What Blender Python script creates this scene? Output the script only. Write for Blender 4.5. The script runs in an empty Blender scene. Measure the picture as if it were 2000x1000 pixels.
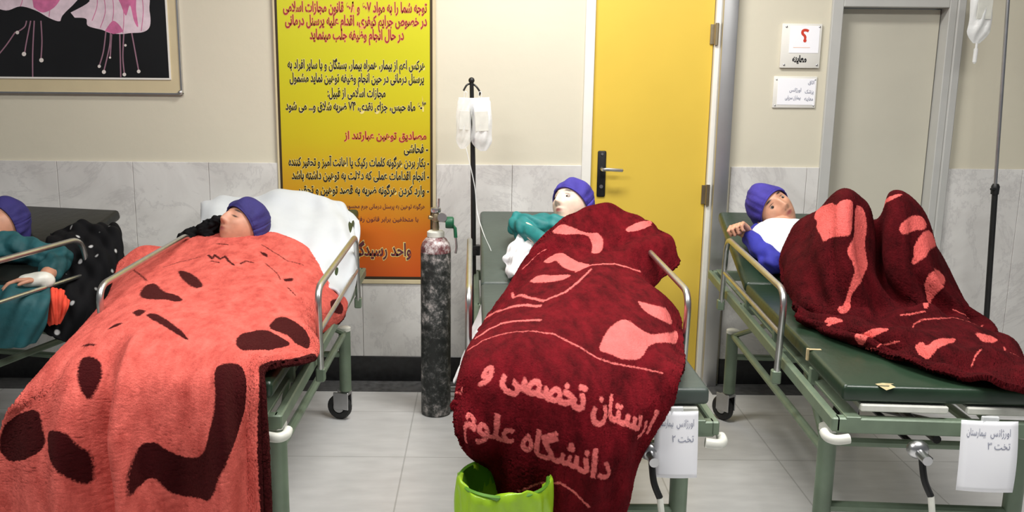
import bpy, bmesh, math, random
import numpy as np
from mathutils import Vector, Matrix, Euler
random.seed(7)
RNG = np.random.RandomState(11)
SC = bpy.context.scene
COL = SC.collection
PI = math.pi

# ------------------------------------------------------------------ camera, world, lamps, exposure
TH = math.atan(.2); CT, ST = math.cos(TH), math.sin(TH)
FOC, CX, CY, EYE, ROLL = 1800.0, 940.0, 500.0, 1.52, math.radians(.5)
cam_d = bpy.data.cameras.new('camera'); cam = bpy.data.objects.new('camera', cam_d); COL.objects.link(cam)
cam.location = (0, 0, EYE)
cam.rotation_euler = (Matrix.Rotation(PI/2 - TH, 3, 'X') @ Matrix.Rotation(ROLL, 3, 'Z')).to_euler()
cam_d.sensor_width = 36; cam_d.lens = FOC/2000*36; cam_d.shift_x = (1000 - CX)/2000
cam_d.clip_start = .05; cam_d.clip_end = 50
SC.camera = cam
SC.view_settings.view_transform = 'Standard'; SC.view_settings.look = 'None'
SC.view_settings.gamma = 1; SC.view_settings.use_curve_mapping = False
SC.view_settings.exposure = 0.0
wd = bpy.data.worlds.new('world'); SC.world = wd; wd.use_nodes = True
wd.node_tree.nodes['Background'].inputs[0].default_value = (.93, .96, 1, 1)
wd.node_tree.nodes['Background'].inputs[1].default_value = .14

def lamp(name, loc, size, energy, col=(1, 1, 1), rot=(0, 0, 0)):
    l = bpy.data.lights.new(name, 'AREA'); l.shape = 'RECTANGLE'; l.size, l.size_y = size; l.energy = energy; l.color = col
    o = bpy.data.objects.new(name, l); COL.objects.link(o); o.location = loc; o.rotation_euler = rot
    return o
lamp('ceiling_lamp_wall', (.30, 3.30, 2.86), (1.2, .3), 58, (1, .985, .95))
lamp('ceiling_lamp_left', (-1.2, 1.65, 2.86), (1.2, .5), 58, (1, .985, .96))
lamp('ceiling_lamp_right', (1.4, 1.65, 2.86), (1.2, .5), 58, (1, .985, .96))

# ------------------------------------------------------------------ measuring the room from the camera
def ray(px, py):
    a, b = px - 1000, py - 500
    ca, sa = math.cos(ROLL), math.sin(ROLL)
    a, b = a*ca + b*sa, -a*sa + b*ca
    u, v = (a + 1000 - CX)/FOC, -b/FOC
    return Vector((u, CT + v*ST, -ST + v*CT))
def at(px, py, Y):
    d = ray(px, py); return Vector((0, 0, EYE)) + d*(Y/d.y)
def atz(px, py, Z):
    d = ray(px, py); return Vector((0, 0, EYE)) + d*((Z - EYE)/d.z)

# ------------------------------------------------------------------ materials
def nt(name):
    m = bpy.data.materials.new(name); m.use_nodes = True
    t = m.node_tree; b = t.nodes['Principled BSDF']
    return m, t, b
def node(t, kind, **kw):
    n = t.nodes.new(kind)
    for k, v in kw.items():
        if k.startswith('i_'): n.inputs[int(k[2:]) if k[2:].isdigit() else k[2:].replace('_', ' ')].default_value = v
        else: setattr(n, k, v)
    return n
def ramp(t, stops):
    n = t.nodes.new('ShaderNodeValToRGB'); e = n.color_ramp.elements
    while len(e) < len(stops): e.new(.5)
    for q, (p, c) in zip(e, stops): q.position = p; q.color = (*c, 1) if len(c) == 3 else c
    return n
def mat(name, col, rough=.5, metal=0, var=.08, scale=8, bump=0, bscale=60, coat=0, sheen=0, trans=0, alpha=1, spec=.5):
    m, t, b = nt(name)
    tc = node(t, 'ShaderNodeTexCoord')
    nz = node(t, 'ShaderNodeTexNoise', i_Scale=scale, i_Detail=5.0)
    t.links.new(tc.outputs['Object'], nz.inputs['Vector'])
    lo = tuple(max(0, c*(1 - var)) for c in col); hi = tuple(min(1, c*(1 + var)) for c in col)
    r = ramp(t, [(.3, lo), (.7, hi)])
    t.links.new(nz.outputs['Fac'], r.inputs[0]); t.links.new(r.outputs[0], b.inputs['Base Color'])
    b.inputs['Roughness'].default_value = rough; b.inputs['Metallic'].default_value = metal
    b.inputs['Coat Weight'].default_value = coat; b.inputs['Specular IOR Level'].default_value = spec
    b.inputs['Sheen Weight'].default_value = sheen
    b.inputs['Transmission Weight'].default_value = trans; b.inputs['Alpha'].default_value = alpha
    if bump:
        n2 = node(t, 'ShaderNodeTexNoise', i_Scale=bscale, i_Detail=4.0)
        t.links.new(tc.outputs['Object'], n2.inputs['Vector'])
        bp = node(t, 'ShaderNodeBump', i_Strength=bump, i_Distance=.01)
        t.links.new(n2.outputs['Fac'], bp.inputs['Height']); t.links.new(bp.outputs[0], b.inputs['Normal'])
    return m
def rgb(r, g, b):
    f = lambda c: (c/255/12.92) if c/255 <= .04045 else ((c/255 + .055)/1.055)**2.4
    return (f(r), f(g), f(b))

def fleece(name, base, figure, lo=.6):
    """plush blanket: the woven figure is stored per cloth point as the distance to its outline"""
    m, t, b = nt(name)
    at_ = node(t, 'ShaderNodeAttribute', attribute_name='figure')
    tc = node(t, 'ShaderNodeTexCoord')
    wob = node(t, 'ShaderNodeTexNoise', i_Scale=160.0, i_Detail=3.0)
    t.links.new(tc.outputs['Object'], wob.inputs['Vector'])
    sb = node(t, 'ShaderNodeMath', operation='SUBTRACT', i_1=.5); t.links.new(wob.outputs['Fac'], sb.inputs[0])
    ml = node(t, 'ShaderNodeMath', operation='MULTIPLY', i_1=.010); t.links.new(sb.outputs[0], ml.inputs[0])
    ad = node(t, 'ShaderNodeMath', operation='ADD'); t.links.new(at_.outputs['Fac'], ad.inputs[0]); t.links.new(ml.outputs[0], ad.inputs[1])
    mr = node(t, 'ShaderNodeMapRange', i_1=-.0022, i_2=.0022, i_3=1.0, i_4=0.0); t.links.new(ad.outputs[0], mr.inputs[0])
    pile = node(t, 'ShaderNodeTexNoise', i_Scale=26.0, i_Detail=7.0, i_Roughness=.68)
    mp = node(t, 'ShaderNodeMapping'); mp.inputs['Scale'].default_value = (1, .45, .45)
    t.links.new(tc.outputs['Object'], mp.inputs[0]); t.links.new(mp.outputs[0], pile.inputs['Vector'])
    def two(c, lo, hi):
        r = ramp(t, [(.32, tuple(x*lo for x in c)), (.68, tuple(min(1, x*hi) for x in c))]); t.links.new(pile.outputs['Fac'], r.inputs[0]); return r
    A, B = two(base, lo, 1.36), two(figure, .85, 1.12)
    mx = node(t, 'ShaderNodeMix', data_type='RGBA'); t.links.new(mr.outputs[0], mx.inputs[0])
    t.links.new(A.outputs[0], mx.inputs[6]); t.links.new(B.outputs[0], mx.inputs[7]); t.links.new(mx.outputs[2], b.inputs['Base Color'])
    b.inputs['Roughness'].default_value = .95; b.inputs['Specular IOR Level'].default_value = .1
    b.inputs['Sheen Weight'].default_value = .08; b.inputs['Sheen Roughness'].default_value = .5
    b.inputs['Sheen Tint'].default_value = (*[min(1, c*1.5 + .02) for c in base], 1)
    fz = node(t, 'ShaderNodeTexNoise', i_Scale=170.0, i_Detail=5.0, i_Roughness=.7)
    t.links.new(tc.outputs['Object'], fz.inputs['Vector'])
    bp = node(t, 'ShaderNodeBump', i_Strength=.8, i_Distance=.012); t.links.new(fz.outputs['Fac'], bp.inputs['Height']); t.links.new(bp.outputs[0], b.inputs['Normal'])
    return m

def marble(name, c0, c1, vein, panel=None, rough=.35):
    m, t, b = nt(name)
    tc = node(t, 'ShaderNodeTexCoord')
    n1 = node(t, 'ShaderNodeTexNoise', i_Scale=2.2, i_Detail=8.0, i_Roughness=.6, i_Distortion=1.2)
    t.links.new(tc.outputs['Object'], n1.inputs['Vector'])
    r = ramp(t, [(.35, c0), (.65, c1)]); t.links.new(n1.outputs['Fac'], r.inputs[0])
    n2 = node(t, 'ShaderNodeTexNoise', i_Scale=1.6, i_Detail=9.0, i_Roughness=.7, i_Distortion=2.5)
    mp = node(t, 'ShaderNodeMapping'); mp.inputs['Location'].default_value = (3.1, 8, 1.7); mp.inputs['Rotation'].default_value = (0, .6, 0)
    t.links.new(tc.outputs['Object'], mp.inputs[0]); t.links.new(mp.outputs[0], n2.inputs['Vector'])
    v = ramp(t, [(.47, (0, 0, 0)), (.5, (1, 1, 1)), (.53, (0, 0, 0))]); t.links.new(n2.outputs['Fac'], v.inputs[0])
    vm = node(t, 'ShaderNodeMath', operation='MULTIPLY', i_1=.32); t.links.new(v.outputs[0], vm.inputs[0])
    mx = node(t, 'ShaderNodeMix', data_type='RGBA'); t.links.new(vm.outputs[0], mx.inputs[0]); t.links.new(r.outputs[0], mx.inputs[6]); mx.inputs[7].default_value = (*vein, 1)
    t.links.new(mx.outputs[2], b.inputs['Base Color']); b.inputs['Roughness'].default_value = rough
    return m

M = {}
M['cream'] = mat('cream_wall_paint', rgb(212, 206, 186), .75, var=.03, scale=1.5, bump=.08, bscale=25)
M['cream_r'] = mat('pale_wall_paint', rgb(222, 218, 198), .75, var=.03, scale=1.5, bump=.08, bscale=25)
M['marble'] = marble('white_marble', rgb(205, 202, 198), rgb(226, 224, 220), rgb(168, 164, 164))
M['joint'] = mat('grout', rgb(150, 147, 142), .8)
M['plinth'] = mat('black_granite', (.012, .012, .013), .3, var=.5, scale=40)
M['border'] = mat('dark_grey_granite', (.10, .10, .10), .3, var=.35, scale=30)
M['yellow'] = mat('yellow_door_paint', rgb(218, 186, 72), .38, var=.035, scale=2.5, bump=.03, bscale=40)
M['white'] = mat('white_paint', rgb(232, 230, 222), .45, var=.03)
M['grey_door'] = mat('grey_beige_door_paint', rgb(198, 194, 178), .5, var=.05, scale=2.5)
M['grey_frame'] = mat('grey_frame_paint', rgb(188, 188, 184), .4, var=.04)
M['steel'] = mat('brushed_steel', (.55, .55, .56), .32, 1, var=.06, scale=30)
M['chrome'] = mat('worn_chrome', (.60, .60, .585), .33, 1, var=.1, scale=25)
M['alu'] = mat('dull_aluminium', (.52, .52, .52), .42, .85, var=.05)
M['bed_green'] = mat('sage_green_enamel', rgb(112, 128, 108), .42, .15, var=.12, scale=14, bump=.05, bscale=80)
M['vinyl'] = mat('dark_green_vinyl', rgb(34, 53, 38), .32, var=.22, scale=5, bump=.12, bscale=30)
M['vinyl_grey'] = mat('grey_green_vinyl', rgb(70, 80, 74), .42, var=.15, scale=5, bump=.12, bscale=30)
M['vinyl_black'] = mat('blackish_vinyl', rgb(20, 23, 21), .36, var=.25, scale=5, bump=.12, bscale=30)
M['rubber'] = mat('black_rubber', (.018, .018, .018), .6, var=.3, scale=40)
M['black_metal'] = mat('black_metal', (.02, .02, .02), .4, .4, var=.3)
M['cap_white'] = mat('white_plastic', rgb(215, 215, 205), .4, var=.08, scale=30)
M['paper'] = mat('white_paper', rgb(250, 250, 255), .7, var=.015)
M['ink'] = mat('pencil_grey_ink', rgb(128, 132, 152), .8)
M['sheet'] = mat('white_cotton', rgb(196, 201, 206), .85, var=.04, scale=9, bump=.12, bscale=22, sheen=.2)
M['gauze'] = mat('white_cloth', rgb(226, 226, 228), .85, var=.03, scale=9, bump=.12, bscale=40)
M['tan'] = mat('torn_padding', rgb(186, 168, 128), .9, var=.2, scale=60)
M['blue_cap'] = mat('violet_blue_nonwoven', rgb(62, 52, 148), .8, var=.12, scale=24, bump=.25, bscale=70)
M['blue_dark'] = mat('deep_violet_nonwoven', rgb(44, 38, 104), .8, var=.14, scale=24, bump=.25, bscale=70)
M['blue_sleeve'] = mat('royal_blue_cotton', rgb(42, 44, 150), .8, var=.2, scale=14, bump=.2, bscale=40)
M['teal'] = mat('teal_gown_cotton', rgb(12, 112, 112), .6, var=.25, scale=14, bump=.2, bscale=40)
M['teal_dark'] = mat('dark_teal_cotton', rgb(20, 78, 84), .7, var=.25, scale=14, bump=.2, bscale=40)
M['black_cloth'] = mat('black_cloth', (.006, .006, .007), .9, var=.4, scale=20, bump=.3, bscale=50, spec=.12)
M['orange_red'] = mat('orange_red_cloth', rgb(226, 74, 50), .85, var=.15, scale=20, bump=.2)
M['lime'] = mat('lime_bag_film', rgb(150, 190, 40), .32, var=.14, scale=9, bump=.5, bscale=14, alpha=.93)
M['bin'] = mat('green_bin_plastic', rgb(96, 150, 44), .4, var=.08)
M['clear'] = mat('clear_soft_plastic', (.93, .95, .96), .18, var=.02, bump=.35, bscale=30, alpha=.30)
M['clear2'] = mat('milky_plastic', (.9, .92, .93), .25, var=.02, bump=.3, bscale=30, alpha=.55)
M['tube'] = mat('clear_tubing', (.85, .87, .87), .25, var=.02, alpha=.55)
M['coral'] = fleece('coral_plush', rgb(255, 108, 97), rgb(58, 8, 12))
M['wine'] = fleece('burgundy_plush', rgb(112, 16, 26), rgb(255, 124, 120), .42)
M['wine_dark'] = fleece('dark_burgundy_plush', rgb(84, 12, 19), rgb(252, 112, 106), .42)
M['hem'] = mat('dark_binding', rgb(50, 8, 14), .9, var=.2, scale=40)
M['black_text'] = mat('black_print', (.008, .008, .010), .5)
M['red_text'] = mat('dark_red_print', rgb(150, 40, 38), .5)
M['halo'] = mat('pale_print_halo', rgb(222, 206, 130), .5)
M['halo_pink'] = mat('pink_print_halo', rgb(226, 160, 96), .5)
M['maroon_text'] = mat('maroon_print', rgb(92, 40, 50), .5)
M['gold_frame'] = mat('pale_gold_frame', rgb(206, 192, 156), .4, var=.04)
M['black_line'] = mat('dark_brown_edge', rgb(52, 38, 16), .5)

# painted steel of the gas bottle: black paint worn to grey metal
def worn(name, stops, off=-.22):
    m, t, b = nt(name)
    tc = node(t, 'ShaderNodeTexCoord'); n = node(t, 'ShaderNodeTexNoise', i_Scale=30.0, i_Detail=9.0, i_Roughness=.78)
    t.links.new(tc.outputs['Object'], n.inputs['Vector'])
    n3 = node(t, 'ShaderNodeTexNoise', i_Scale=4.5, i_Detail=3.0); t.links.new(tc.outputs['Object'], n3.inputs['Vector'])
    a = node(t, 'ShaderNodeMath', operation='MULTIPLY_ADD', i_1=.45, i_2=off); t.links.new(n3.outputs['Fac'], a.inputs[0])
    s = node(t, 'ShaderNodeMath', operation='ADD'); t.links.new(n.outputs['Fac'], s.inputs[0]); t.links.new(a.outputs[0], s.inputs[1])
    r = ramp(t, stops)
    t.links.new(s.outputs[0], r.inputs[0]); t.links.new(r.outputs[0], b.inputs['Base Color'])
    b.inputs['Roughness'].default_value = .5; b.inputs['Metallic'].default_value = .1
    return m
M['worn'] = worn('worn_black_paint', [(.44, (.016, .018, .017)), (.52, (.05, .052, .05)), (.58, (.15, .145, .14)), (.68, (.5, .45, .43))])
M['shoulder'] = worn('worn_red_grey_paint', [(.40, (.03, .03, .03)), (.47, (.16, .03, .035)), (.53, (.24, .16, .16)), (.62, (.62, .56, .55))])
M['brass'] = mat('dull_brass', (.36, .30, .2), .4, .9, var=.2)
M['valve_green'] = mat('dark_green_plastic', rgb(24, 92, 62), .4)

def banner_mat():
    m, t, b = nt('printed_banner')
    tc = node(t, 'ShaderNodeTexCoord'); sp = node(t, 'ShaderNodeSeparateXYZ'); t.links.new(tc.outputs['Object'], sp.inputs[0])
    nz = node(t, 'ShaderNodeTexNoise', i_Scale=3.0, i_Detail=2.0); t.links.new(tc.outputs['Object'], nz.inputs['Vector'])
    mr = node(t, 'ShaderNodeMapRange', i_1=0.0, i_2=1.35); t.links.new(sp.outputs[2], mr.inputs[0])
    ad = node(t, 'ShaderNodeMath', operation='MULTIPLY_ADD', i_1=.12, i_2=-.06); t.links.new(nz.outputs['Fac'], ad.inputs[0])
    s = node(t, 'ShaderNodeMath', operation='ADD'); t.links.new(mr.outputs[0], s.inputs[0]); t.links.new(ad.outputs[0], s.inputs[1])
    r = ramp(t, [(0, rgb(198, 78, 16)), (.17, rgb(204, 104, 18)), (.3, rgb(198, 144, 20)), (.5, rgb(194, 174, 14)), (.75, rgb(196, 192, 14)), (1, rgb(204, 202, 24))])
    t.links.new(s.outputs[0], r.inputs[0]); t.links.new(r.outputs[0], b.inputs['Base Color']); b.inputs['Roughness'].default_value = .45
    return m
M['banner'] = banner_mat()

def floor_mat():
    m, t, b = nt('grey_vinyl_tiles')
    tc = node(t, 'ShaderNodeTexCoord'); mp = node(t, 'ShaderNodeMapping'); mp.inputs['Location'].default_value = (.30, -3.47, 0)
    t.links.new(tc.outputs['Object'], mp.inputs[0])
    br = node(t, 'ShaderNodeTexBrick', offset=0.0, i_Scale=1.0)
    br.inputs['Mortar Size'].default_value = .003; br.inputs['Brick Width'].default_value = .5; br.inputs['Row Height'].default_value = .5
    br.inputs['Color1'].default_value = (.64, .64, .635, 1); br.inputs['Color2'].default_value = (.67, .67, .665, 1); br.inputs['Mortar'].default_value = (.46, .46, .45, 1)
    t.links.new(mp.outputs[0], br.inputs['Vector'])
    st = node(t, 'ShaderNodeMapping'); st.inputs['Scale'].default_value = (3, 9, 1); t.links.new(tc.outputs['Object'], st.inputs[0])
    nz = node(t, 'ShaderNodeTexNoise', i_Scale=2.2, i_Detail=7.0); t.links.new(st.outputs[0], nz.inputs['Vector'])
    r = ramp(t, [(.3, (.90, .90, .90)), (.7, (1.05, 1.05, 1.05))]); t.links.new(nz.outputs['Fac'], r.inputs[0])
    mx = node(t, 'ShaderNodeMix', data_type='RGBA', blend_type='MULTIPLY'); mx.inputs[0].default_value = 1
    t.links.new(br.outputs[0], mx.inputs[6]); t.links.new(r.outputs[0], mx.inputs[7]); t.links.new(mx.outputs[2], b.inputs['Base Color'])
    b.inputs['Roughness'].default_value = .3
    return m
M['floor'] = floor_mat()

def skin_mat(name, c, lip=(.32, .09, .08), hair=(.012, .008, .007)):
    m, t, b = nt(name)
    a = node(t, 'ShaderNodeAttribute', attribute_name='features'); sp = node(t, 'ShaderNodeSeparateColor'); t.links.new(a.outputs['Color'], sp.inputs[0])
    tc = node(t, 'ShaderNodeTexCoord'); nz = node(t, 'ShaderNodeTexNoise', i_Scale=35.0, i_Detail=4.0); t.links.new(tc.outputs['Object'], nz.inputs['Vector'])
    r = ramp(t, [(.3, tuple(x*.9 for x in c)), (.7, tuple(min(1, x*1.08) for x in c))]); t.links.new(nz.outputs['Fac'], r.inputs[0])
    m1 = node(t, 'ShaderNodeMix', data_type='RGBA'); t.links.new(sp.outputs[0], m1.inputs[0]); t.links.new(r.outputs[0], m1.inputs[6]); m1.inputs[7].default_value = (*lip, 1)
    m2 = node(t, 'ShaderNodeMix', data_type='RGBA'); t.links.new(sp.outputs[1], m2.inputs[0]); t.links.new(m1.outputs[2], m2.inputs[6]); m2.inputs[7].default_value = (*hair, 1)
    t.links.new(m2.outputs[2], b.inputs['Base Color'])
    b.inputs['Roughness'].default_value = .5; b.inputs['Subsurface Weight'].default_value = .08; b.inputs['Subsurface Radius'].default_value = (.01, .004, .002)
    return m

# ------------------------------------------------------------------ objects
def tag(o, label=None, cat=None, group=None, kind=None):
    if label: o['label'] = label
    if cat: o['category'] = cat
    if group: o['group'] = group
    if kind: o['kind'] = kind
    return o
def empty(name, loc=(0, 0, 0), rz=0):
    o = bpy.data.objects.new(name, None); COL.objects.link(o); o.location = loc; o.rotation_euler = (0, 0, rz)
    o.empty_display_size = .05
    return o
def copy_tree(o, parent=None):
    c = o.copy(); COL.objects.link(c)
    if parent: c.parent = parent
    for ch in list(o.children): copy_tree(ch, c)
    return c

class MB:
    def __init__(s): s.v = []; s.f = []; s.mi = []; s.k = 0
    def mesh(s, vs, fs):
        n = len(s.v); s.v += [tuple(p) for p in vs]; s.f += [tuple(i + n for i in f) for f in fs]; s.mi += [s.k]*len(fs); return s
    def box(s, a, b, bev=0, seg=2, mtx=None):
        bm = bmesh.new(); bmesh.ops.create_cube(bm, size=1)
        for v in bm.verts:
            v.co = Vector([(a[i] + b[i])/2 + v.co[i]*(b[i] - a[i]) for i in range(3)])
        if bev: bmesh.ops.bevel(bm, geom=bm.edges[:], offset=bev, segments=seg, profile=.5, affect='EDGES')
        if mtx: bm.transform(mtx)
        bm.verts.index_update(); s.mesh([v.co[:] for v in bm.verts], [[v.index for v in f.verts] for f in bm.faces]); bm.free(); return s
    def tube(s, pts, r, n=12, cap=True, flat=1.0):
        pts = [Vector(p) for p in pts]; rs = r if isinstance(r, (list, tuple)) else [r]*len(pts)
        t0 = (pts[1] - pts[0]).normalized(); up = Vector((0, 0, 1)) if abs(t0.z) < .9 else Vector((1, 0, 0))
        nrm = (up - t0*up.dot(t0)).normalized(); vs = []; fs = []
        for i, p in enumerate(pts):
            t = ((pts[min(i + 1, len(pts) - 1)] - pts[i]).normalized() + (pts[i] - pts[max(i - 1, 0)]).normalized())
            t = t.normalized() if t.length > 1e-6 else t0
            nrm = (nrm - t*nrm.dot(t)).normalized(); bn = t.cross(nrm)
            for k in range(n):
                a = 2*PI*k/n; vs.append(p + nrm*math.cos(a)*rs[i]*flat + bn*math.sin(a)*rs[i])
        for i in range(len(pts) - 1):
            for k in range(n):
                fs.append((i*n + k, i*n + (k + 1) % n, (i + 1)*n + (k + 1) % n, (i + 1)*n + k))
        if cap: fs.append(tuple(range(n))[::-1]); fs.append(tuple((len(pts) - 1)*n + k for k in range(n)))
        return s.mesh(vs, fs)
    def lathe(s, prof, c=(0, 0, 0), n=32, mtx=None):
        vs = []; fs = []
        for r, z in prof:
            for k in range(n):
                a = 2*PI*k/n; p = Vector((r*math.cos(a), r*math.sin(a), z))
                if mtx: p = mtx @ p
                vs.append(p + Vector(c))
        for i in range(len(prof) - 1):
            for k in range(n): fs.append((i*n + k, i*n + (k + 1) % n, (i + 1)*n + (k + 1) % n, (i + 1)*n + k))
        fs.append(tuple(range(n))[::-1]); fs.append(tuple((len(prof) - 1)*n + k for k in range(n)))
        return s.mesh(vs, fs)
    def ball(s, c, r, n=20, mtx=None):
        rr = r if isinstance(r, (tuple, list)) else (r, r, r); vs = []; fs = []; h = n//2
        for i in range(h + 1):
            ph = PI*i/h
            for k in range(n):
                a = 2*PI*k/n; p = Vector((rr[0]*math.sin(ph)*math.cos(a), rr[1]*math.sin(ph)*math.sin(a), rr[2]*math.cos(ph)))
                if mtx: p = mtx @ p
                vs.append(p + Vector(c))
        for i in range(h):
            for k in range(n): fs.append((i*n + k, (i + 1)*n + k, (i + 1)*n + (k + 1) % n, i*n + (k + 1) % n))
        return s.mesh(vs, fs)
    def poly(s, pts): return s.mesh(pts, [tuple(range(len(pts)))])
    def build(s, name, m, parent=None, smooth=35, loc=None):
        me = bpy.data.meshes.new(name); me.from_pydata(s.v, [], s.f)
        ms = m if isinstance(m, (list, tuple)) else [m]
        for x in ms: me.materials.append(x)
        me.polygons.foreach_set('material_index', s.mi)
        bm = bmesh.new(); bm.from_mesh(me); bmesh.ops.remove_doubles(bm, verts=bm.verts, dist=1e-6)
        bmesh.ops.recalc_face_normals(bm, faces=bm.faces); bm.to_mesh(me); bm.free()
        if smooth: me.shade_smooth(); me.set_sharp_from_angle(angle=math.radians(smooth))
        o = bpy.data.objects.new(name, me); COL.objects.link(o)
        if parent: o.parent = parent
        if loc is not None: o.location = loc
        return o
def arc_path(pts, r, seg=6):
    """polyline with rounded corners"""
    P = [Vector(p) for p in pts]; out = [P[0]]
    for i in range(1, len(P) - 1):
        a = (P[i - 1] - P[i]).normalized(); b = (P[i + 1] - P[i]).normalized()
        k = min(r, (P[i - 1] - P[i]).length*.48, (P[i + 1] - P[i]).length*.48)
        p0, p2 = P[i] + a*k, P[i] + b*k
        for j in range(seg + 1):
            t = j/seg; out.append(p0*(1 - t)**2 + P[i]*2*t*(1 - t) + p2*t*t)
    out.append(P[-1]); return out
def spline(pts, n=8):
    P = [Vector(p) for p in pts]; out = []
    for i in range(len(P) - 1):
        a, b, c, d = P[max(i - 1, 0)], P[i], P[i + 1], P[min(i + 2, len(P) - 1)]
        for j in range(n):
            t = j/n; out.append(.5*((2*b) + (c - a)*t + (2*a - 5*b + 4*c - d)*t*t + (3*b - a - 3*c + d)*t**3))
    out.append(P[-1]); return out

# ------------------------------------------------------------------ cloth
def crm(k, n):
    """catmull-rom weights for n samples over k control rows"""
    W = np.zeros((n, k))
    for i in range(n):
        x = i/(n - 1)*(k - 1); j = min(int(x), k - 2); t = x - j
        w = [-.5*t + t*t - .5*t**3, 1 - 2.5*t*t + 1.5*t**3, .5*t + 2*t*t - 1.5*t**3, -.5*t*t + .5*t**3]
        for q in range(4): W[i, min(max(j - 1 + q, 0), k - 1)] += w[q]
    return W
def cloth_points(rows, nu, nv):
    C = np.array([[tuple(p) for p in r] for r in rows], float)
    A, B = crm(C.shape[0], nv), crm(C.shape[1], nu)
    return np.einsum('ir,rck,jc->ijk', A, C, B)
def grid_normals(P):
    du = np.gradient(P, axis=1); dv = np.gradient(P, axis=0); n = np.cross(du, dv)
    return n/np.maximum(np.linalg.norm(n, axis=2, keepdims=True), 1e-9)
def waves(U, V, specs):
    h = 0
    for a, fu, fv, ph in specs: h = h + a*np.sin(2*PI*(fu*U + fv*V) + ph)
    return h
def sheet_object(name, P, m, parent=None, thick=.012, sdf=None, hem=None):
    nv, nu = P.shape[:2]; me = bpy.data.meshes.new(name)
    idx = np.arange(nv*nu).reshape(nv, nu)
    f = np.stack([idx[:-1, :-1], idx[:-1, 1:], idx[1:, 1:], idx[1:, :-1]], -1).reshape(-1, 4)
    me.from_pydata(P.reshape(-1, 3).tolist(), [], f.tolist())
    if sdf is not None:
        a = me.attributes.new('figure', 'FLOAT', 'POINT'); a.data.foreach_set('value', sdf.reshape(-1).astype(np.float32))
    for x in (m if isinstance(m, (list, tuple)) else [m]): me.materials.append(x)
    me.shade_smooth()
    o = bpy.data.objects.new(name, me); COL.objects.link(o)
    if parent: o.parent = parent
    if thick:
        md = o.modifiers.new('thickness', 'SOLIDIFY'); md.thickness = thick; md.offset = 0
        md.use_rim = True
    return o
def seg_dist(X, Y, pts, closed):
    d = np.full(X.shape, 9.0); n = len(pts)
    for i in range(n if closed else n - 1):
        (ax, ay), (bx, by) = pts[i], pts[(i + 1) % n]
        ex, ey = bx - ax, by - ay; L = ex*ex + ey*ey + 1e-12
        t = np.clip(((X - ax)*ex + (Y - ay)*ey)/L, 0, 1)
        d = np.minimum(d, np.hypot(X - ax - t*ex, Y - ay - t*ey))
    return d
def winding(X, Y, pts):
    w = np.zeros(X.shape, int); n = len(pts)
    for i in range(n):
        (ax, ay), (bx, by) = pts[i], pts[(i + 1) % n]
        s = (bx - ax)*(Y - ay) - (X - ax)*(by - ay)
        w += ((ay <= Y) & (by > Y) & (s > 0)).astype(int) - ((ay > Y) & (by <= Y) & (s < 0)).astype(int)
    return w
def figure_field(U, V, size, polys, lines, glyphs=(), outset=.0045):
    """distance (m, negative inside) from every cloth point to the woven figure; figures given in cloth coordinates 0..1"""
    X, Y = U*size[0], V*size[1]; best = np.full(X.shape, .2)
    for p in polys:
        q = [(a*size[0], b*size[1]) for a, b in p]
        xs, ys = [a for a, b in q], [b for a, b in q]
        msk = (X > min(xs) - .05) & (X < max(xs) + .05) & (Y > min(ys) - .05) & (Y < max(ys) + .05)
        if not msk.any(): continue
        x, y = X[msk], Y[msk]; d = seg_dist(x, y, q, True); d = np.where(winding(x, y, q) != 0, -d, d)
        best[msk] = np.minimum(best[msk], d)
    for w, p in lines:
        q = [(a*size[0], b*size[1]) for a, b in p]; best = np.minimum(best, seg_dist(X, Y, q, False) - w)
    for cs in glyphs:                                   # contour sets of a line of lettering
        q = [[(a*size[0], b*size[1]) for a, b in c] for c in cs]
        xs = [a for c in q for a, b in c]; ys = [b for c in q for a, b in c]
        msk = (X > min(xs) - .03) & (X < max(xs) + .03) & (Y > min(ys) - .03) & (Y < max(ys) + .03)
        x, y = X[msk], Y[msk]; d = np.full(x.shape, .2); w = np.zeros(x.shape, int)
        for c in q: d = np.minimum(d, seg_dist(x, y, c, True)); w += winding(x, y, c)
        best[msk] = np.minimum(best[msk], np.where(w != 0, -np.maximum(d, .001), d) - outset)
    return best

# ------------------------------------------------------------------ Persian lettering (joined letter forms, laid out right to left)
FORMS = {}
def _f(ch, iso, n):
    FORMS[ch] = [chr(iso + i) for i in range(n)]
for ch, iso, n in [('آ', 0xFE81, 2), ('ا', 0xFE8D, 2), ('ب', 0xFE8F, 4), ('پ', 0xFB56, 4), ('ت', 0xFE95, 4), ('ث', 0xFE99, 4), ('ج', 0xFE9D, 4),
                   ('چ', 0xFB7A, 4), ('ح', 0xFEA1, 4), ('خ', 0xFEA5, 4), ('د', 0xFEA9, 2), ('ذ', 0xFEAB, 2), ('ر', 0xFEAD, 2), ('ز', 0xFEAF, 2),
                   ('س', 0xFEB1, 4), ('ش', 0xFEB5, 4), ('ص', 0xFEB9, 4), ('ض', 0xFEBD, 4), ('ط', 0xFEC1, 4), ('ظ', 0xFEC5, 4), ('ع', 0xFEC9, 4),
                   ('غ', 0xFECD, 4), ('ف', 0xFED1, 4), ('ق', 0xFED5, 4), ('ک', 0xFB8E, 4), ('گ', 0xFB92, 4), ('ل', 0xFEDD, 4), ('م', 0xFEE1, 4),
                   ('ن', 0xFEE5, 4), ('ه', 0xFEE9, 4), ('و', 0xFEED, 2), ('ی', 0xFBFC, 4)]: _f(ch, iso, n)
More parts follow.
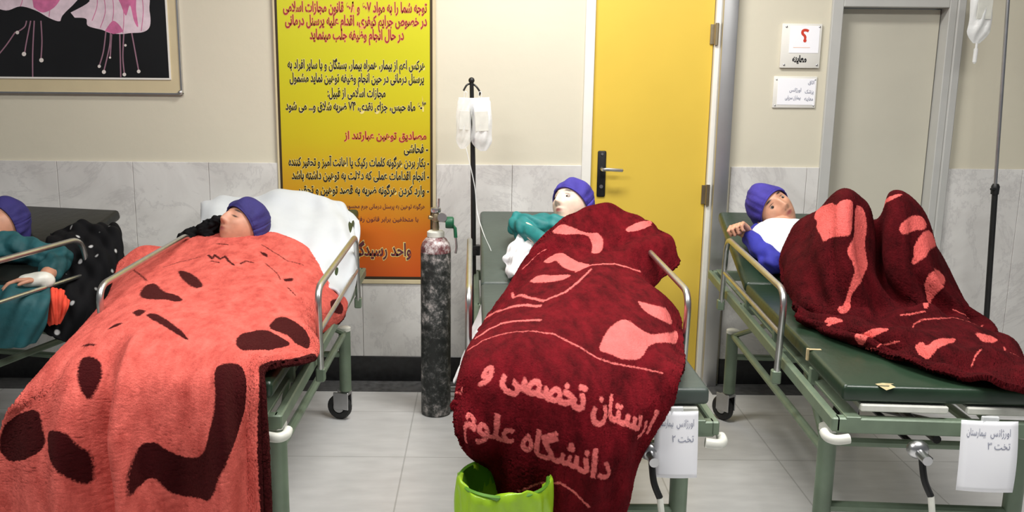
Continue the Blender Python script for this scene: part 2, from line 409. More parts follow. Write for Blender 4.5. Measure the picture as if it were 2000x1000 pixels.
def shape(s):
    out = []; prev = False; i = 0
    while i < len(s):
        c = s[i]
        if c == 'ل' and i + 1 < len(s) and s[i + 1] == 'ا':
            out.append('\uFEFC' if prev else '\uFEFB'); prev = False; i += 2; continue
        if c in FORMS:
            f = FORMS[c]; nxt = i + 1 < len(s) and s[i + 1] in FORMS and len(f) == 4
            k = (3 if nxt else 1) if prev else (2 if nxt else 0)
            out.append(f[k]); prev = nxt
        else: out.append(c); prev = False
        i += 1
    out = out[::-1]; j = 0                                # numbers keep their own order
    dg = '0123456789۰۱۲۳۴۵۶۷۸۹'
    while j < len(out):
        if out[j] in dg:
            k = j
            while k < len(out) and out[k] in dg: k += 1
            out[j:k] = out[j:k][::-1]; j = k
        else: j += 1
    return ''.join(out)
def text_curve(s, size=1, bold=0.0, persian=True):
    cu = bpy.data.curves.new('lettering', 'FONT'); cu.body = shape(s) if persian else s; cu.size = size; cu.offset = bold
    cu.resolution_u = 3; cu.align_x = 'LEFT'
    return bpy.data.objects.new('lettering', cu)
def text_mesh(s, size, bold=0.0, persian=True):
    o = text_curve(s, size, bold, persian); COL.objects.link(o)
    me = bpy.data.meshes.new_from_object(o.evaluated_get(bpy.context.evaluated_depsgraph_get()))
    vs = [v.co.copy() for v in me.vertices]; fs = [tuple(p.vertices) for p in me.polygons]
    bpy.data.objects.remove(o); bpy.data.meshes.remove(me)
    return vs, fs
def text_contours(s):
    """outlines of a line of lettering as directed polygons"""
    o = text_curve(s, 1.0); COL.objects.link(o); dg = bpy.context.evaluated_depsgraph_get()
    cu = o.evaluated_get(dg).to_curve(dg); out = []
    for sp in cu.splines:
        bp = sp.bezier_points; n = len(bp); c = []
        for i in range(n):
            p0, h0, h1, p1 = bp[i].co, bp[i].handle_right, bp[(i + 1) % n].handle_left, bp[(i + 1) % n].co
            for j in range(4):
                t = j/4; q = p0*(1 - t)**3 + h0*3*t*(1 - t)**2 + h1*3*t*t*(1 - t) + p1*t**3; c.append((q.x, q.y))
        if len(c) > 2: out.append(c)
    o.to_curve_clear(); bpy.data.objects.remove(o)
    return out
def lettering_on_wall(b, s, right, top, width=None, size=.05, bold=.006, depth=0.0, persian=True, y=0):
    """adds one line of print to mesh b: right edge at `right`, baseline at `top` (x to the right, z up, printed at y)"""
    vs, fs = text_mesh(s, size, bold*size, persian)
    if not vs: return
    x1 = max(v.x for v in vs); x0 = min(v.x for v in vs)
    k = (width/(x1 - x0)) if width else 1
    b.mesh([(right + (v.x - x1)*k, y, top + v.y) for v in vs], fs)

# ------------------------------------------------------------------ the room
WY = 4.40
def struct(b, name, m, label, cat, smooth=0, parent=None):
    o = b.build(name, m, parent, smooth); return tag(o, label, cat, kind='structure')
struct(MB().box((-4.2, -.4, -.1), (4.2, WY + .3, 0)), 'floor', M['floor'], 'pale grey tiled hospital floor under the stretchers', 'floor')
struct(MB().box((-4.2, 1.2, 2.95), (4.2, WY + .3, 3.05)), 'ceiling', M['white'], 'white ceiling above the ward wall', 'ceiling')
D1L, D1R = at(1158, 200, WY).x, at(1389, 200, WY).x          # yellow door
D2L, D2R = at(1630, 200, WY).x, at(1832, 200, WY).x          # grey door
H1, H2 = 2.05, at(1740, 14, WY).z
w = MB()
for x0, x1, z0 in ((-4.2, D1L - .045, 0), (D1L - .045, D1R + .045, H1 + .045), (D1R + .045, D2L - .05, 0), (D2L - .05, D2R + .07, H2 + .05), (D2R + .07, 4.2, 0)):
    w.box((x0, WY, z0), (x1, WY + .15, 2.95))
struct(w, 'wall_back', M['cream'], 'cream painted ward wall behind the stretchers', 'wall')
DZ = at(700, 319, WY - .01).z
for i, (x0, x1) in enumerate(((-4.2, D1L - .045), (D1R + .11, D2L - .05), (D2R + .07, 4.2))):
    b = MB(); x = x0; step = .362
    while x < x1 - .02:
        xe = min(x + step, x1); b.box((x + .0008, WY - .012, .13), (xe - .0008, WY, DZ), .0015, 1); x = xe
    struct(b, 'trim_%d' % (i + 1), M['marble'], ['white veined marble wall panelling left of the yellow door', 'short marble wall panelling between yellow door and grey door', 'marble wall panelling right of the grey door'][i], 'wall panelling')
    struct(MB().box((x0, WY - .018, 0), (x1, WY, .132), .002, 1), 'baseboard_back' + ('', '_middle', '_right')[i], M['plinth'], ['black skirting along the wall left of yellow door', 'black skirting between the two doors', 'black skirting right of the grey door'][i], 'skirting')
b = MB()
for x0, x1 in ((-4.2, D1L - .045), (D1R + .045, D2L - .05), (D2R + .07, 4.2)): b.box((x0, WY - .165, 0), (x1, WY - .018, .004))
struct(b, 'trim_4', M['border'], 'dark granite border strip on the floor along the wall', 'floor border')
# steel corner guard beside the yellow door
gx0, gx1 = at(1403, 200, WY - .05).x, at(1432, 200, WY - .05).x
struct(MB().box((gx0, WY - .055, .0), (gx1, WY, 2.95), .006, 2), 'trim_5', M['alu'], 'grey metal corner strip right of the yellow door', 'corner strip', 35)

# yellow door
d = empty('door_1', (D1L, WY, 0)); tag(d, 'closed yellow door with dark lever plate', 'door', kind='structure')
wd_ = D1R - D1L
MB().box((.003, .012, .006), (wd_ - .003, .052, H1), .002, 1).build('door_leaf', M['yellow'], d)
f = MB(); f.box((-.045, -.012, 0), (.0, .1, H1 + .045), .003, 1); f.box((wd_, -.012, 0), (wd_ + .045, .1, H1 + .045), .003, 1); f.box((0, -.012, H1 + .002), (wd_, .1, H1 + .045), .003, 1)
f.build('door_frame', M['white'], d)
hp = at(1175, 340, WY); hx = hp.x - D1L
pl = MB().box((hx - .02, .003, .935), (hx + .02, .012, 1.155), .006, 2).build('handle_plate', M['black_metal'], d)
lv = MB(); lv.tube(spline([(hx, .006, 1.07), (hx, -.045, 1.07), (hx + .02, -.055, 1.072), (hx + .06, -.055, 1.07), (hx + .088, -.05, 1.068)]), .0085, 10)
lv.ball((hx + .088, -.05, 1.068), .0085, 10); lv.build('door_lever', M['chrome'], d)
k = MB(); k.lathe([(.001, 0), (.009, 0), (.009, .006), (.001, .006)], (0, 0, 0), 14, Matrix.Rotation(PI/2, 3, 'X')); k.build('keyhole_rose', M['steel'], d, loc=(hx, .003, .985))
k = MB(); k.lathe([(.001, 0), (.006, 0), (.006, .004), (.001, .004)], (0, 0, 0), 12, Matrix.Rotation(PI/2, 3, 'X')); k.build('plate_screw', M['steel'], d, loc=(hx, .003, 1.14))
for z in (1.70, .95):
    hg = MB(); hg.tube([(wd_ + .004, -.016, z - .05), (wd_ + .004, -.016, z + .05)], .009, 10); hg.box((wd_ - .02, .004, z - .045), (wd_ + .02, .013, z + .045))
    hg.build('hinge', M['brass'], d)

# grey door in its recess
d = empty('door_2', (D2L, WY, 0)); tag(d, 'plain grey beige door set in a grey frame', 'door', kind='structure')
wd_ = D2R - D2L
MB().box((.004, .055, .006), (wd_ - .004, .095, H2 - .004), .002, 1).build('door_leaf', M['grey_door'], d)
f = MB(); f.box((-.05, -.02, 0), (0, .11, H2 + .05), .003, 1); f.box((wd_, -.02, 0), (wd_ + .035, .11, H2 + .05), .003, 1); f.box((wd_ + .035, -.03, 0), (wd_ + .072, .11, H2 + .05), .004, 1)
f.box((0, -.02, H2), (wd_, .11, H2 + .05), .003, 1); f.build('door_frame', M['grey_frame'], d)

# framed flower print, top left
pb = at(355, 183, WY - .02); pr, pz = pb.x, pb.z
PW, PH = 1.35, .95
pic = empty('framed_picture', (pr, WY, pz)); tag(pic, 'framed flower photograph with pale gold mount hung at the upper left', 'picture')
MB().box((-PW, -.018, .0), (0, -.002, PH), .002, 1).build('mount_board', M['gold_frame'], pic)
ix, iz = at(331, 152, WY - .02).x - pr, at(331, 152, WY - .02).z - pz
f = MB()
for a, b in (((-PW - .003, -.022, -.003), (.003, 0, .004)), ((-PW - .003, -.022, PH - .004), (.003, 0, PH + .003)), ((-.004, -.022, 0), (.003, 0, PH)), ((-PW - .003, -.022, 0), (-PW + .004, 0, PH))): f.box(a, b)
f.build('frame_edge', M['steel'], pic, 0)
f = MB()
t_ = .008
x0_, x1_, z0_, z1_ = -PW - ix, ix, iz, PH - iz
for a, b in (((x0_ - t_, -.023, z0_ - t_), (x1_ + t_, -.017, z0_)), ((x0_ - t_, -.023, z1_), (x1_ + t_, -.017, z1_ + t_)), ((x1_, -.023, z0_), (x1_ + t_, -.017, z1_)), ((x0_ - t_, -.023, z0_), (x0_, -.017, z1_))): f.box(a, b)
f.build('inner_bead', M['white'], pic, 0)
pm = {'k': mat('print_black', (.008, .008, .009), .3, var=.3, scale=3), 'p': mat('print_pale_petal', rgb(226, 206, 216), .4, var=.12, scale=30), 'm': mat('print_magenta', rgb(206, 112, 156), .4, var=.2, scale=30),
      's': mat('print_stamen', rgb(150, 112, 128), .4), 't': mat('print_anther', rgb(222, 214, 208), .4)}
pr_b = MB(); pr_b.box((x0_, -.0205, z0_), (x1_, -.017, z1_))
def pp(x, y, lift=0): p = at(x, y, WY - .0205); return (p.x - pr, -.0206 - lift, p.z - pz)
def flat(k, pts, lift): pr_b.k = k; pr_b.poly([pp(x, y, lift) for x, y in pts])
def band(k, pts, w, lift):
    pr_b.k = k; q = spline([(x, y, 0) for x, y in pts], 6)
    for i in range(len(q) - 1):
        d_ = (q[i + 1] - q[i]).normalized(); n_ = Vector((-d_.y, d_.x, 0))*w
        pr_b.poly([pp(*(q[i] + n_).xy, lift), pp(*(q[i + 1] + n_).xy, lift), pp(*(q[i + 1] - n_).xy, lift), pp(*(q[i] - n_).xy, lift)])
def dot(k, x, y, r, lift): flat(k, [(x + r*math.cos(a*PI/6), y + r*math.sin(a*PI/6)) for a in range(12)], lift)
def sp2(pts): return [(p.x, p.y) for p in spline([(x, y, 0) for x, y in pts], 5)]
for pts in ([(30, 62), (12, 88), (-6, 110)], [(52, 40), (48, 52), (34, 62)], [(60, 40), (52, 80), (48, 104)], [(80, 40), (82, 80), (80, 116)], [(67, 40), (64, 100), (64, 152)],
            [(207, 60), (202, 100), (194, 128)], [(216, 62), (214, 90), (203, 138)], [(234, 64), (235, 110), (236, 150)], [(242, 64), (240, 110), (243, 144)], [(257, 62), (264, 100), (271, 138)], [(218, 66), (216, 100), (215, 112)]):
    band(3, pts, 1.25, .0002)
for x, y, r in ((34, 63, 5), (47, 105, 6), (81, 117, 6), (194, 129, 4.5), (203, 140, 5.5), (243, 145, 5), (271, 139, 5), (245, 88, 3.5), (215, 112, 3)): dot(4, x, y, r*.72, .0004)
flat(1, sp2([(-30, -20), (150, -20), (122, 30), (116, 41), (95, 34), (70, 20), (40, 12), (12, 20), (-20, 10)]), .0006)
flat(2, sp2([(60, -20), (120, -20), (110, 10), (85, 24), (66, 14)]), .0008)
flat(1, sp2([(138, 24), (175, 2), (170, -20), (280, -20), (292, 20), (293, 50), (280, 62), (255, 64), (238, 66), (215, 64), (200, 58), (172, 50), (168, 36), (146, 34)]), .0006)
flat(2, sp2([(222, -20), (262, -20), (266, 20), (270, 52), (262, 40), (254, 10), (246, 30), (236, 8)]), .0008)
for q in ([(196, 54), (206, 20), (200, -20)], [(216, 62), (222, 20), (218, -20)], [(240, 64), (242, 30), (236, -20)], [(276, 60), (280, 20), (276, -20)], [(180, 40), (190, 10), (188, -20)], [(96, 32), (98, 8), (96, -20)], [(40, 12), (44, 0), (46, -20)]): band(2, q, .7, .0009)
flat(2, sp2([(205, 60), (222, 40), (240, 60), (222, 66)]), .0008)
o = pr_b.build('flower_print', [pm['k'], pm['p'], pm['m'], pm['s'], pm['t']], pic, 0)
sc = MB(); sc.ball((-.006, -.024, .006), (.011, .008, .011), 14); sc.build('corner_screw', M['chrome'], pic)

# yellow notice banner
bb = at(690, 541, WY - .012); bz = bb.z; bl, br_ = at(545, 200, WY - .012).x, at(843, 200, WY - .012).x
ban = empty('notice_banner', (bl, WY - .013, bz)); tag(ban, 'tall yellow to orange notice banner printed with Persian text', 'banner')
BW, BH = br_ - bl, 1.75
MB().box((0, -.004, 0), (BW, .0, BH)).build('printed_sheet', M['banner'], ban, 0)
f = MB()
for a, b in (((-.016, -.006, -.016), (-.005, .004, BH)), ((BW + .004, -.006, -.016), (BW + .020, .004, BH)), ((-.016, -.006, -.030), (BW + .02, .004, -.008))): f.box(a, b, .002, 1)
f.build('banner_frame', M['gold_frame'], ban, 35)
f = MB()
for a, b in (((-.005, -.005, 0), (.006, .002, BH)), ((BW - .007, -.005, 0), (BW + .004, .002, BH)), ((-.005, -.005, -.008), (BW + .004, .002, .006))): f.box(a, b)
f.build('dark_edge', M['black_line'], ban, 0)
LINES = [  # text, baseline pixel y, right pixel x, left pixel x, glyph size, colour
 ('توجه شما را به مواد ۶۰۷ و ۶۰۸ قانون مجازات اسلامی', 24, 834, 553, 'r'),
 ('در خصوص جرایم کیفری، اقدام علیه پرسنل درمانی', 50, 834, 557, 'r'),
 ('در حال انجام وظیفه جلب مینماید', 77, 789, 605, 'r'),
 ('هرکس اعم از بیمار، همراه بیمار، بستگان و یا سایر افراد به', 135, 830, 562, 'k'),
 ('پرسنل درمانی در حین انجام وظیفه توهین نماید مشمول', 161, 828, 566, 'k'),
 ('مجازات اسلامی از قبیل:', 189, 753, 640, 'k'),
 ('۳-۶ ماه حبس، جزای نقدی، ۷۴ ضربه شلاق و... می شود', 216, 832, 558, 'k'),
 ('مصادیق توهین عبارتند از', 272, 833, 672, 'p'),
 ('- فحاشی', 298, 836, 789, 'k'),
 ('- بکار بردن هرگونه کلمات رکیک یا اهانت آمیز و تحقیر کننده', 325, 838, 564, 'k'),
 ('- انجام اقدامات عملی که دلالت به توهین داشته باشد', 351, 838, 570, 'k'),
 ('- وارد کردن هرگونه ضربه به قصد توهین و تحقیر', 379, 838, 582, 'k'),
 ('هرگونه توهین به پرسنل درمانی جرم محسوب می شود', 407, 830, 640, 's'),
 ('با متخلفین برابر قانون رفتار خواهد شد', 432, 817, 640, 's'),
 ('واحد رسیدگی', 499, 803, 686, 'b')]
inks = {c: MB() for c in 'rkphqsb'}; halo = MB(); halop = MB()
for s, y, xr, xl, c in LINES:
    r_ = at(xr, y, WY - .018); l_ = at(xl, y, WY - .018)
    size = {'r': .062, 'k': .056, 'p': .05, 's': .03, 'b': .085}[c]
    if c == 's': inks['s'] = MB()
    args = dict(right=r_.x - bl, top=r_.z - bz, width=r_.x - l_.x, size=size)
    lettering_on_wall(inks[c], s, bold=.028 if c != 's' else .01, y=-.0052, **args)
    if c == 's': inks['s'].build('small_print', M['maroon_text'], ban, 0)
    if c in 'rkpb': lettering_on_wall(halop if c in 'rp' else halo, s, bold=.07, y=-.0046, **args)
inks['k'].build('black_lettering', M['black_text'], ban, 0); inks['r'].build('red_lettering', M['red_text'], ban, 0)
inks['p'].build('red_heading', M['red_text'], ban, 0); inks['b'].build('large_signature', M['maroon_text'], ban, 0)
halo.build('lettering_outline', M['halo'], ban, 0); halop.build('red_lettering_outline', M['halo_pink'], ban, 0)

# the two signs between the doors
def sign(name, x0, y0, x1, y1, th, m, label, cat):
    a, b = at(x0, y1, WY - th), at(x1, y0, WY - th)
    o = empty(name, (a.x, WY - th, a.z)); tag(o, label, cat)
    W_, H_ = b.x - a.x, b.z - a.z
    MB().box((0, 0, 0), (W_, th, H_), .003, 2).build('sign_board', m, o)
    return o, W_, H_
o, W_, H_ = sign('wall_sign', 1523, 46, 1607, 132, .014, M['white'], 'white acrylic sign with a red question mark between the doors', 'sign')
MB().box((W_*.2, -.0015, H_*.34), (W_*.94, .001, H_*.95), .0004, 1).build('sign_paper', M['paper'], o, 0)
vs, fs = text_mesh('؟', .075, .003, False); xs = [v.x for v in vs]; b = MB(); b.mesh([(W_*.47 + v.x - min(xs), -.0022, H_*.6 + v.y) for v in vs], fs)
b.build('question_mark', mat('red_print', rgb(206, 62, 40), .5), o, 0)
b = MB(); lettering_on_wall(b, 'معاینه', W_*.66, H_*.14, W_*.36, .04, .05, y=-.001); b.build('black_lettering', M['black_text'], o, 0)
b = MB()
b.box((W_*.3, -.002, H_*.46), (W_*.72, -.0012, H_*.468)); b.build('thin_rule', M['halo_pink'], o, 0)
for q in ((.1, .93), (.93, .93), (.1, .07), (.93, .07)):
    MB().ball((W_*q[0], -.001, H_*q[1]), (.005, .003, .005), 10).build('sign_screw', M['steel'], o)
o, W_, H_ = sign('wall_notice', 1508, 149, 1597, 210, .008, M['white'], 'small white notice plate below the red question mark sign', 'sign')
MB().box((W_*.1, -.0012, H_*.1), (W_*.97, .001, H_*.93), .0004, 1).build('sign_paper', M['paper'], o, 0)
for s, xr, z, wv in (('اتاق', .93, .76, .14), ('پزشک', .93, .47, .2), ('معاینه', .93, .24, .2), ('اورژانس', .64, .52, .27), ('بیماران سرپایی', .64, .28, .36)):
    b = MB(); lettering_on_wall(b, s, W_*xr, H_*z, W_*wv, .024, .01, y=-.002); b.build('grey_lettering', M['ink'], o, 0)
for q in ((.06, .9), (.95, .9), (.95, .08), (.06, .08)):
    MB().ball((W_*q[0], -.001, H_*q[1]), (.004, .003, .004), 10).build('sign_screw', M['steel'], o)

# ------------------------------------------------------------------ stretchers
def make_bed(label, vinyl, back_deg=17):
    t = empty('hospital_stretcher'); LX, RY = .272, 1.54; tag(t, label, 'stretcher bed', 'green framed hospital stretchers')
    MB().box((-.3, .015, .652), (.3, 1.235, .70), .013, 3).build('mattress', vinyl, t)
    sm = MB()
    hinge = Matrix.Translation((0, 1.25, .655)) @ Matrix.Rotation(math.radians(back_deg), 4, 'X')
    bk = MB().box((-.3, 0, 0), (.3, .67, .048), .016, 3, hinge).build('backrest', vinyl, t)
    MB().box((-.285, .02, -.016), (.285, .64, -.003), .002, 1, hinge).build('backrest_plate', M['bed_green'], bk)
    pf = MB(); pf.box((-.25, .01, .628), (-.02, 1.2, .648), .003, 1); pf.box((.03, .01, .628), (.27, 1.2, .648), .003, 1); pf.build('deck_panel', M['cap_white'], t)
    f = MB()
    for s in (-1, 1):
        f.box((s*.315 - .012, .0, .572), (s*.315 + .012, 1.9, .612), .004, 1)
        f.box((s*.27 - .02, .0, .606), (s*.27 + .02, 1.9, .616), .002, 1)
        for y in (.3, .75, 1.2): f.box((s*.29 - .012, y, .60), (s*.29 + .012, y + .025, .652), .002, 1)
    for y in (.0, .62, 1.24, 1.87): f.box((-.315, y, .568), (.315, y + .03, .612), .004, 1)
    f.build('frame', M['bed_green'], t)
    lf = MB()
    for s in (-1, 1):
        lf.tube([(s*LX, .19, .43), (s*LX, RY, .40)], .014, 10)
        lf.tube([(s*LX, .19, .43), (s*.22, .66, .575)], .011, 8); lf.tube([(s*LX, RY - .02, .40), (s*.22, 1.10, .575)], .011, 8)
    lf.tube([(-LX, .19, .468), (LX, .19, .468)], .013, 10); lf.tube([(-LX, .19, .265), (LX, .19, .265)], .016, 10)
    lf.tube([(-LX, RY, .30), (LX, RY, .30)], .014, 10)
    lf.build('undercarriage', M['bed_green'], t)
    mech = MB(); mech.tube([(-.02, .06, .535), (-.02, .9, .50)], .012, 10); mech.tube([(-.2, .5, .52), (.2, .5, .52)], .012, 10)
    mech.tube([(.16, .12, .53), (.05, .8, .36)], .010, 8); mech.tube([(-.14, .95, .53), (.12, .4, .33)], .010, 8); mech.build('lifting_screw', M['black_metal'], t)
    for s in (-1, 1):
        for y, zt in ((.19, .515), (RY, .42)):
            lg = MB().tube([(s*LX, y, .135), (s*LX, y, zt)], .026, 18).build('leg', M['bed_green'], t)
            MB().lathe([(.002, zt + .006), (.02, zt + .006), (.0275, zt + .002), (.0275, zt - .012), (.002, zt - .012)], (s*LX, y, 0), 18).build('leg_cap', M['cap_white'], lg)
            lx, sw = s*LX, math.radians((74 if s > 0 else 38) if y > 1 else 20)       # swivelled caster trailing sideways
            RZ = Matrix.Translation((lx, y, 0)) @ Matrix.Rotation(sw, 4, 'Z')
            cs = MB(); cs.tube([(lx, y, .122), (lx, y, .14)], .016, 12)
            for q in (-1, 1): cs.box((q*.022 - .003, -.02, .05), (q*.022 + .003, .05, .128), .002, 1, RZ)
            cs.box((-.024, -.02, .115), (.024, .03, .13), .003, 1, RZ)
            c_ = cs.build('caster_fork', M['steel'], t)
            RW = RZ.to_3x3() @ Matrix.Rotation(PI/2, 3, 'Y'); wc = RZ @ Vector((0, .03, .056))
            MB().lathe([(.003, -.008), (.028, -.010), (.03, -.014), (.05, -.013), (.056, -.006), (.056, .006), (.05, .013), (.03, .014), (.028, .010), (.003, .008)], wc, 26, RW).build('caster_wheel', M['rubber'], c_)
            MB().lathe([(.002, -.0155), (.024, -.0155), (.026, -.012), (.026, .012), (.024, .0155), (.002, .0155)], wc, 18, RW).build('wheel_hub', M['alu'], c_)
    for s in (-1, 1):
        for y, e in ((-.012, 1),):
            MB().tube(spline([(s*.285, y - e*.008, .562), (s*.318, y - e*.010, .558), (s*.336, y + e*.008, .558), (s*.338, y + e*.035, .562)]), .0135, 12).build('corner_bumper', M['cap_white'], t)
    for s in (-1, 1):
        x = s*.345; g = MB()
        g.tube(arc_path([(x, .52, .53), (x, .49, .845), (x, 1.42, .85), (x, 1.47, .53)], .07, 7), .011, 12)
        g.tube(arc_path([(x, .505, .70), (x, 1.44, .70)], .01), .008, 10)
        rl = g.build('side_rail', M['chrome'], t)
        for y in (.52, 1.47): MB().box((x - .016, y - .016, .53), (x + .013, y + .016, .575), .004, 1).build('rail_bracket', M['bed_green'], rl)
    cr = MB(); cr.ball((-.10, -.012, .535), (.03, .022, .026), 14); cr.lathe([(.004, 0), (.013, 0), (.013, .05), (.004, .05)], (-.10, -.03, .53), 12, Matrix.Rotation(PI/2, 3, 'X'))
    ck = cr.build('crank', M['steel'], t)
    MB().tube(spline([(-.10, -.04, .53), (-.095, -.06, .47), (-.08, -.075, .43)]), .009, 10).build('crank_joint', M['black_metal'], ck)
    MB().tube(arc_path([(-.08, -.075, .43), (-.05, -.10, .20), (.02, -.10, .19)], .02), .0085, 10).build('crank_rod', M['cap_white'], ck)
    return t
def place(b, x, y, deg): b.location = (x, y, 0); b.rotation_euler = (0, 0, math.radians(deg))
bed3 = make_bed('green stretcher with the bare green mattress, under the patient with raised knees', M['vinyl']); place(bed3, 1.278, 2.335, -3.6)
def again(label, vinyl, x, y, deg):
    b = copy_tree(bed3); b['label'] = label; place(b, x, y, deg)
    for ch in b.children:
        if ch.name.split('.')[0] in ('mattress', 'backrest'):
            ch.data = ch.data.copy(); ch.data.materials[0] = vinyl
    return b
bed2 = again('middle stretcher with grey green backrest, in front of the yellow door', M['vinyl_grey'], .312, 2.315, .6)
for ch in bed2.children:
    if ch.name.startswith('crank'): ch.location.x = .24
bed1 = again('stretcher covered by the coral blanket, left of the gas cylinder', M['vinyl'], -.858, 2.335, .3)
for ch in list(bed1.children):                           # no crank on this one
    if ch.name.startswith('crank'):
        for q in list(ch.children): bpy.data.objects.remove(q)
        bpy.data.objects.remove(ch)
bed4 = again('dark stretcher at the left edge with black backrest and low rail', M['vinyl_black'], -2.35, 2.36, -13)
for ch in list(bed4.children):
    if ch.name.startswith('side_rail'): ch.location.x = .09 if ch.data.vertices[0].co.x > 0 else 0
for ch in list(bed3.children):                           # its far rail is taken off
    if ch.name.startswith('side_rail') and ch.data.vertices[0].co.x > 0:
        for q in list(ch.children): bpy.data.objects.remove(q)
        bpy.data.objects.remove(ch)
tr = MB(); tr.poly([(-.205, .0145, .6995), (-.19, .006, .692), (-.165, .0095, .7005), (-.172, .03, .7012), (-.16, .036, .7012), (-.19, .04, .7012), (-.212, .03, .7012)])
tr.build('vinyl_tear', M['tan'], bed3, 0)
tp = MB().box((-.306, .34, .665), (-.2995, .352, .7013)); tp.box((-.3, .335, .7003), (-.265, .347, .7015)); tp.build('tape_strip', M['tan'], bed3, 0)
yl = MB().box((.055, -.0008, .583), (.095, .001, .598)).build('yellow_sticker', mat('yellow_sticker', rgb(206, 186, 40), .5), bed3, 0)

# ------------------------------------------------------------------ gas cylinder
g = atz(850, 816, .0); gc = Vector((g.x, g.y + .066, 0))
cy = empty('oxygen_cylinder', gc); tag(cy, 'scuffed black oxygen cylinder standing on the floor below the banner', 'gas cylinder')
R_ = .0665
MB().lathe([(.004, .0), (R_ - .006, .0), (R_, .008), (R_, .10), (R_ + .0012, .104), (R_, .108), (R_, .42), (R_ + .0008, .423), (R_, .426), (R_, .745)], n=48).build('cylinder_body', M['worn'], cy)
MB().lathe([(R_, .745), (R_ - .001, .765), (R_ - .007, .785), (R_ - .02, .803), (.036, .812), (.030, .815), (.004, .815)], n=48).build('cylinder_shoulder', M['shoulder'], cy)
MB().lathe([(.034, .810), (.038, .814), (.038, .834), (.030, .840), (.004, .840)], n=28).build('neck_ring', M['cap_white'], cy)
v = MB(); v.lathe([(.014, .866), (.016, .88), (.013, .905), (.017, .91), (.017, .935), (.012, .945), (.004, .946)], n=20); v.tube([(0, 0, .915), (.045, -.02, .915)], .011, 12); v.tube([(0, 0, .92), (-.03, -.01, .925)], .009, 12)
vv = v.build('valve', M['brass'], cy, loc=(0, 0, -.026))
MB().lathe([(.004, .944), (.022, .946), (.024, .955), (.022, .965), (.004, .967)], n=16).build('hand_wheel', M['steel'], vv)
MB().tube([(.012, .006, .96), (.014, .006, 1.005)], .0045, 8).build('valve_spindle', M['steel'], vv)
rg = MB(); rg.lathe([(.004, -.018), (.024, -.018), (.026, -.01), (.026, .012), (.02, .018), (.004, .018)], (.062, -.026, .905), 20, Matrix.Rotation(PI/2, 3, 'Y')); rg.tube([(.062, -.026, .905), (.085, -.03, .88), (.088, -.03, .84)], .008, 10)
rr = rg.build('regulator', M['valve_green'], cy, loc=(0, 0, -.026))
MB().lathe([(.002, -.008), (.02, -.008), (.021, 0), (.02, .006), (.002, .006)], (.03, -.045, .93), 20, Matrix.Rotation(PI/2, 3, 'X')).build('pressure_gauge', M['steel'], rr)
MB().tube(spline([(.088, -.03, .84), (.092, -.03, .80), (.088, -.028, .77)]), .005, 8).build('outlet_nozzle', M['steel'], rr)

# ------------------------------------------------------------------ drip stands and bags
py_ = 4.13
top, low = at(921, 152, py_), at(928, 560, py_)
ps = empty('drip_stand', (low.x, py_, 0)); tag(ps, 'thin dark drip pole with two bags behind the middle stretcher', 'drip stand')
tx = top.x - low.x
def ax(z): return tx*(z - low.z)/(top.z - low.z)
MB().tube([(0, 0, .03), (ax(1.1), 0, 1.1), (tx, 0, top.z)], [.0115, .0115, .009], 14).build('pole', M['black_metal'], ps)
hk = MB(); hk.tube(spline([(tx - .035, -.012, top.z - .055), (tx - .02, -.01, top.z - .03), (tx, 0, top.z - .025), (tx + .02, -.01, top.z - .035), (tx + .037, -.012, top.z - .06), (tx + .034, -.012, top.z - .075)]), .0042, 8)
hk.ball((tx, 0, top.z - .01), .014, 12); hk.build('hook', M['black_metal'], ps)
cl_ = MB().box((-.022, -.025, .70), (.022, .022, .745), .004, 2); cl_.tube([(.0, -.02, .72), (.0, -.05, .72)], .008, 10); cl_.build('pole_clamp', M['black_metal'], ps)
bs = MB(); 
for k in range(5):
    a = 2*PI*k/5 + .3; bs.tube([(0, 0, .06), (.17*math.cos(a), .17*math.sin(a), .035)], .011, 10); bs.ball((.17*math.cos(a), .17*math.sin(a), .022), .022, 12)
bs.build('star_base', M['steel'], ps)

